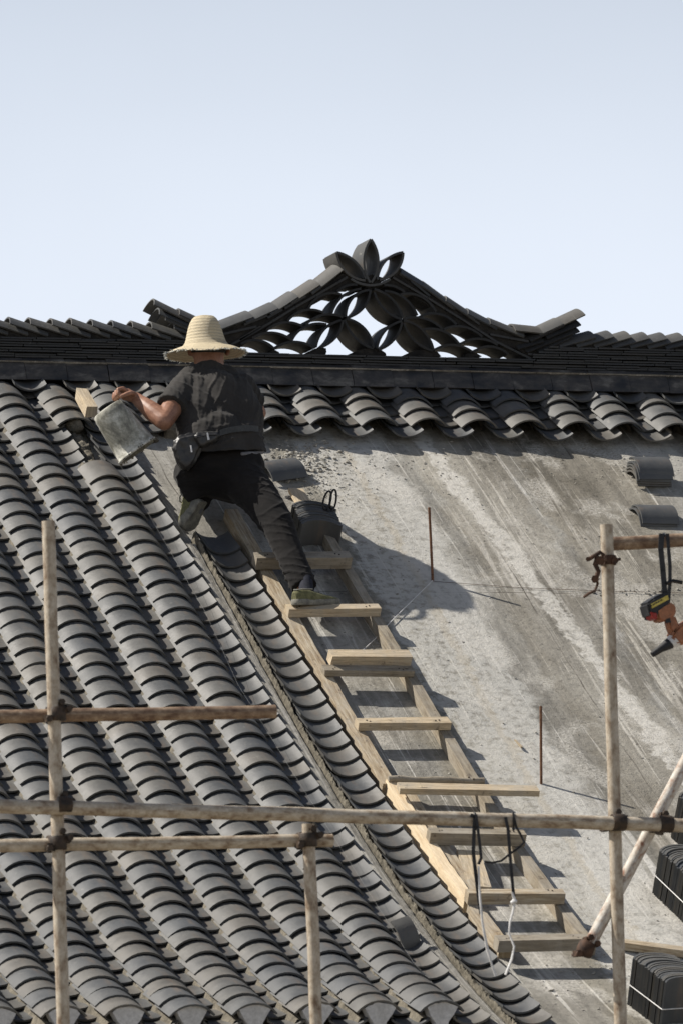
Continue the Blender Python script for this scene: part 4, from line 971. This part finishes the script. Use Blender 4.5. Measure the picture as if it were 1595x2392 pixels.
# ---- t-shirt
def ridge_(co, d, freq, seed, warp=1.3, p=2.2):
    q = co.dot(Vector(d))*freq+warp*noise.noise(co*6+Vector((seed, 0, 0)))+.5*noise.noise(co*15+Vector((0, seed, 0)))
    r = 1-abs(math.sin(q)); m = noise.noise(co*7+Vector((seed, seed, 0)))
    return (r**p)*max(0, min(1, .55+1.6*m))
waist_z = w3(505, 1042, 2.0)
def shirt_disp(co):
    k = min(max((co.z-waist_z.z)/.40, 0), 1); lo = max(0, 1-k*1.9)
    up_ = (ridge_(co, (1, .2, -.62), 70, 3, .9, 3)+.7*ridge_(co, (1, 0, -.25), 95, 6, .8, 3))*.0062*(1-lo*.8)+ridge_(co, (.5, 0, .85), 48, 9, 1.0, 3)*.005*(1-lo)
    low = (ridge_(co, (-.30, 0, 1), 85, 5, .9, 2.6)+.6*ridge_(co, (.15, 0, 1), 60, 15, .9, 2.6))*.0085*lo
    return up_+low+.005*noise.noise(co*6)-.003
sleeveL_end = shL+(elL-shL)*.64; sleeveR_end = shR+(elR-shR)*.72
shirt = [C2(w3(470, 1030, 1.98), w3(455, 950, 2.04), .118, .112), C2(w3(548, 1030, 1.98), w3(552, 950, 2.04), .112, .112),
         C2(w3(455, 950, 2.04), w3(455, 905, 2.09), .112, .092), C2(w3(552, 950, 2.04), w3(540, 905, 2.09), .112, .092), C2(w3(500, 1035, 1.98), w3(500, 900, 2.08), .125, .110),
         C2(shL, shR, .066, .066), C2(w3(440, 868, 2.14), w3(520, 866, 2.15), .064, .064), C2(w3(482, 882, 2.14), w3(480, 846, 2.18), .100, .076, False, True),
         C2(w3(500, 1000, 1.98), w3(512, 1062, 1.95), .13, .148, False, True), C2(w3(470, 1010, 1.97), w3(466, 1058, 1.95), .118, .118, False, True), C2(w3(555, 1010, 1.97), w3(560, 1052, 1.95), .105, .112, False, True),
         C2(shL, sleeveL_end, .070, .078, False, True), C2(shR, sleeveR_end, .066, .066, False, True)]
remeshed('t_shirt', shirt, M_SHIRT, man, .0065, 5, disp=shirt_disp, cuts=((w3(500, 1046, 2.0), Vector((.06, 0, -1))), (w3(480, 840, 2.19), Vector((0, .25, 1)))))
# ---- trousers
def pants_disp(co):
    kn = max(0, 1-abs(co.z-anR.z-.07)/.13)
    return ridge_(co, (.35, .1, 1), 75, 2, 1.5, 2.8)*.0036+ridge_(co, (-.6, 0, 1), 55, 8, 1.5, 2.8)*.0040+.011*kn*ridge_(co, (.15, 0, 1), 95, 4, 1.6)+.003*noise.noise(co*7)-.003
cuffR = knR+(anR-knR)*.96; cuffL = w3(456, 1149, 2.0)
pants = [C2(w3(470, 1078, 1.99), w3(552, 1074, 1.95), .120, .118), C2(w3(492, 1045, 1.99), w3(545, 1044, 1.97), .112, .108), C2(w3(478, 1096, 1.97), w3(540, 1103, 1.94), .094, .115),
         C2(hipR+Vector((-.02, 0, -.02)), hipR+(knR-hipR)*.5, .118, .096), C2(hipR+(knR-hipR)*.5, knR, .096, .080), C2(knR, knR+(anR-knR)*.5, .080, .064), C2(knR+(anR-knR)*.5, cuffR, .066, .064, False, True),
         C2(hipL, knL, .112, .086), C2(w3(452, 1095, 2.0), w3(444, 1118, 2.10), .085, .072), C2(knL, cuffL, .080, .062, False, True), C2(w3(434, 1100, 2.02), cuffL, .062, .060, False, True)]
remeshed('trousers', pants, M_PANTS, man, .0065, 4, disp=pants_disp)
# grey undershirt edge and belt line
mb = MB(); 
remeshed('undershirt_edge', [C2(w3(556, 1042, 1.853), w3(585, 1041, 1.872), .010, .012), C2(w3(585, 1041, 1.872), w3(603, 1037, 1.93), .012, .012)], mat_simple('grey_knit', (.13, .13, .14), (.2, .2, .21), 30), man, .006, 2)
# socks
remeshed('sock', [C2(anR+Vector((0, .0, .05)), w3(706, 1374, 1.36), .034, .034)], M_SOCK, man, .005, 2)
remeshed('sock', [C2(w3(450, 1140, 2.03), w3(449, 1164, 2.03), .040, .042)], mat_simple('grey_sock', (.10, .105, .12), (.17, .17, .18), 40), man, .005, 2)
# shoes
def shoe(heel, toe, upv, name='shoe', wide=1.0):
    heel, toe = Vector(heel), Vector(toe); d = (toe-heel).normalized(); u = (upv-d*upv.dot(d)).normalized(); s = d.cross(u); L = (toe-heel).length
    T = lambda a, b, c: heel+d*a*L+s*b*wide+u*c*wide
    prof = [(0, .016, .050), (.03, .026, .060), (.12, .032, .066), (.24, .033, .066), (.36, .032, .060), (.48, .034, .052), (.60, .038, .044), (.72, .040, .038), (.84, .037, .032), (.93, .028, .026), (.985, .014, .018), (1.0, .004, .012)]
    mb = MB(); rows = []
    for a, w_, h_ in prof: rows.append([T(a, w_*math.cos(q)*(1 if math.sin(q) < .5 else 1.0), .012+(h_-.012)*max(0, math.sin(q))**.75) for q in np.linspace(0, math.pi, 15)])
    mb.grid(rows, [[(k, j) for j in range(15)] for k in range(len(rows))]); mb.add(rows[0], [tuple(range(15))], None, False)
    o = mb.build(name, M_SHOE, man)
    mb = MB()
    for k, a in enumerate((.44, .50, .56, .62)):
        h_ = np.interp(a, [p[0] for p in prof], [p[2] for p in prof]); mb.tube([T(a, -.016, h_-.004), T(a+.01, 0, h_+.003), T(a, .016, h_-.004)], .0022, 5)
    mb.tube([T(.02, 0, .060), T(.10, .026, .064), T(.26, .028, .064), T(.38, .014, .064), T(.40, 0, .063), T(.38, -.014, .064), T(.26, -.028, .064), T(.10, -.026, .064), T(.02, 0, .060)], .0035, 6)
    lc_ = mb.build('laces_and_collar', M_SOLE); lc_.parent = o; lc_.data.transform(Matrix.Translation(-(Vector(man.location))))
    pts = [(-.012, .016), (.02, .028), (.12, .035), (.35, .032), (.52, .036), (.72, .043), (.88, .038), (.98, .022), (1.02, .006)]
    mb = MB(); rings = []
    outl = [(a, w_) for a, w_ in pts]+[(a, -w_) for a, w_ in pts[::-1]]
    for z_, sc_ in ((-.008, .90), (-.005, .97), (.004, 1.0), (.014, 1.0), (.019, .95)): rings.append([T(.5+(a-.5)*(1 if sc_ > .95 else .985), w_*sc_, z_) for a, w_ in outl])
    n = len(outl); mb.grid(rings, [[(a, b_) for a in range(n)] for b_ in range(5)], True, wrap=True); mb.add(rings[0], [tuple(range(n))], None, False); mb.add(rings[-1], [tuple(range(n))[::-1]], None, False)
    so_ = mb.build('sole', M_SOLE)
    q = o; Lc = Vector((0, 0, 0))
    so_.parent = o; so_.data.transform(Matrix.Translation(-(Vector(man.location))))
    return o
rt = H(690, 1393, RT+.05)[0]
shoe(w3(676, 1386, rt[1]-.01), w3(776, 1386, rt[1]+.10), Vector((0, -.05, 1)))
shoe(w3(466, 1150, 1.985), w3(427, 1217, 2.05), Vector((-.62, .70, .40)), wide=1.45)
# ---- waist bag
def bagd(c): return .006*noise.noise(c*26)+.003*ridge_(c, (1, 0, .6), 120, 3)
def soft_prism(name, pts, ya, yb, bev, mat, disp, voxel=.006):
    def ex(bm):
        f1 = [bm.verts.new(W(x, y, ya)) for x, y in pts]; f2 = [bm.verts.new(W(x, y, yb)) for x, y in pts]; n = len(pts)
        fs = [bm.faces.new(f1), bm.faces.new(f2[::-1])]+[bm.faces.new((f1[k], f2[k], f2[(k+1) % n], f1[(k+1) % n])) for k in range(n)]
        bmesh.ops.recalc_face_normals(bm, faces=fs); bmesh.ops.bevel(bm, geom=list({e for f in fs for e in f.edges}), offset=bev, segments=3, affect='EDGES', clamp_overlap=True)
    return remeshed(name, [], mat, man, voxel, 2, extra=ex, disp=disp)
soft_prism('waist_bag', [(394, 1022), (404, 1004), (424, 994), (446, 992), (462, 1000), (466, 1024), (456, 1052), (442, 1074), (426, 1084), (408, 1070)], 1.835, 1.925, .016, M_BAG, bagd)
soft_prism('bag_front_pocket', [(446, 994), (480, 990), (508, 990), (506, 1008), (484, 1022), (462, 1030), (450, 1018)], 1.815, 1.885, .012, M_BAG, bagd)
def on_bag(x, y, Y): return W(x, y, Y)
mb = MB(); sp = [(505, 994, 1.832), (520, 989, 1.826), (540, 985, 1.824), (560, 983, 1.83), (578, 983, 1.85), (594, 985, 1.89)]
sp = [W(*q) for q in sp]; hw_ = np.array([0, 0, .014])
mb.grid([[q-hw_ for q in sp], [q+hw_ for q in sp]], [[(k, 0) for k in range(6)], [(k, 1) for k in range(6)]]); mb.grid([[q-hw_+np.array([0, .004, 0]) for q in sp], [q+hw_+np.array([0, .004, 0]) for q in sp]], [[(k, 0) for k in range(6)], [(k, 1) for k in range(6)]], flip=True); mb.build('bag_strap', M_STRAP, man)
for x, y in ((476, 1002), (438, 1030)):
    mb = MB(); a = W(x, y-8, 1.806); b = W(x+3, y+8, 1.806); lumber(mb, a, b, np.array([0, -1., 0]), .006, .003); mb.build('zip_pull', M_METAL, man)
mb = MB(); mb.tube([W(x, y, 1.812) for x, y in ((452, 1004), (470, 1000), (490, 998), (503, 998))], .0025, 6); mb.build('zip', M_BLACK, man)
# ---- straw hat (rotates with the head: tipped forward, away from the camera)
def hat():
    c = np.array(w3(472, 793, 2.215)); axv = Vector((-.015, .012, 1)).normalized(); ex = Vector((1, 0, 0)); ex = (ex-axv*ex.dot(axv)).normalized(); ey = axv.cross(ex)
    prof = [(.0, .140), (.030, .141), (.047, .137), (.058, .127), (.068, .110), (.076, .090), (.083, .066), (.089, .040), (.097, .016), (.108, -.001), (.124, -.011), (.143, -.018), (.158, -.025), (.172, -.033), (.183, -.042)]
    n = 72; rows = []; uv = []
    for k, (r, z) in enumerate(prof):
        row = []; ur = []
        for j in range(n+1):
            a = j*2*math.pi/n; wv = max(0, r-.10)/.1
            zz = z+wv*(  .005*math.cos(2*a+.1)-.005*math.sin(3*a+1)+.005*noise.noise(Vector((math.cos(a)*3, math.sin(a)*3, 1))))
            rr = r*(1+.012*noise.noise(Vector((math.cos(a)*2, math.sin(a)*2, k*.4))))+(.006*random.random() if k == len(prof)-1 and j < n else 0)
            p = Vector(c)+ex*rr*math.cos(a)+ey*rr*math.sin(a)+axv*zz; row.append(np.array(p)); ur.append((j/n*6, k*.0+(z*-8 if r < .1 else r*9)))
        rows.append(row); uv.append(ur)
    rows_in = [[p-np.array(axv)*.004-(p-c)*.012 for p in row] for row in rows]
    mb = MB(); mb.grid(rows, uv); mb.grid(rows_in, uv, flip=True); mb.grid([rows[-1], rows_in[-1]], [uv[-1], uv[-1]])
    o = mb.build('straw_hat', M_STRAW, man)
    mb = MB()
    for j in range(420):
        a = random.uniform(0, 2*math.pi); f_ = a/(2*math.pi)*n; i = int(f_) % n; q = rows[-1][i]+(rows[-1][i+1]-rows[-1][i])*(f_-int(f_)); rad = (q-c); rad = rad-np.array(axv)*np.dot(rad, axv); rad /= np.linalg.norm(rad)
        tip = q+rad*random.uniform(.003, .013)+np.array([random.gauss(0, .004), random.gauss(0, .004), random.gauss(-.002, .004)]); mb.tube([q-rad*.004, tip], [.0022, .0008], 4)
    mb.build('frayed_rim', M_FRAY); q = bpy.data.objects['frayed_rim']; q.parent = o; q.data.transform(Matrix.Translation(-Vector(man.location)))
hat()

# ------------------------------------------------------------------ bucket
def bucket():
    a = W(246, 938, 2.06); b = None
    for yb in np.linspace(1.8, 2.4, 241):                    # keep the axis square to the worker's line of sight
        q = W(317, 1037, yb); v_ = abs(np.dot((q-a)/np.linalg.norm(q-a), ray(282, 985))-(-.10))
        if b is None or v_ < best: b, best = q, v_
    ax = (b-a)/np.linalg.norm(b-a); L = np.linalg.norm(b-a)
    x = np.cross(ax, [0, 1., 0]); x /= np.linalg.norm(x); y = np.cross(x, ax)
    root = empty('mortar_bucket', W(272, 1047, 2.05), 'mortar caked grey rubber bucket tipped mouth down in the left hand of the worker', 'bucket')
    prof = [(0, .0), (.068, .0), (.076, .006), (.080, .03), (.086, L*.35), (.092, L*.68), (.097, L-.012), (.102, L-.010), (.102, L), (.094, L), (.088, L*.68), (.082, L*.35), (.074, .03), (.0, .012)]
    mb = MB(); rows = []; uv = []
    for k, (r, z) in enumerate(prof):
        rows.append([a+ax*z+(x*math.cos(q)+y*math.sin(q))*r*(1+.03*noise.noise(Vector((math.cos(q)*1.5, math.sin(q)*1.5, z*6)))+(.03 if z > L*.5 else 0)*math.cos(2*q)) for q in np.linspace(0, 2*math.pi, 41)]); uv.append([(q, z) for q in range(41)])
    mb.grid(rows, uv); mb.build('bucket_shell', M_BUCKET, root)
    mb = MB(); ico = []
    for k in range(60):
        q = random.uniform(0, 2*math.pi); p = a+ax*(L-random.uniform(-.004, .008))+(x*math.cos(q)+y*math.sin(q))*.103; s_ = random.uniform(.001, .0035)
        mb.box(p, ([1, 0, 0], [0, 1, 0], [0, 0, 1]), (s_, s_, s_), s_*.4)
    p = a+ax*(L+.002)+x*(-.104 if np.dot(x, Rv) < 0 else .104); mb.box(p, (ax, x, y), (.010, .009, .008), .003)
    mb.build('mortar_drips', M_MORT, root)['kind'] = 'stuff'
bucket()
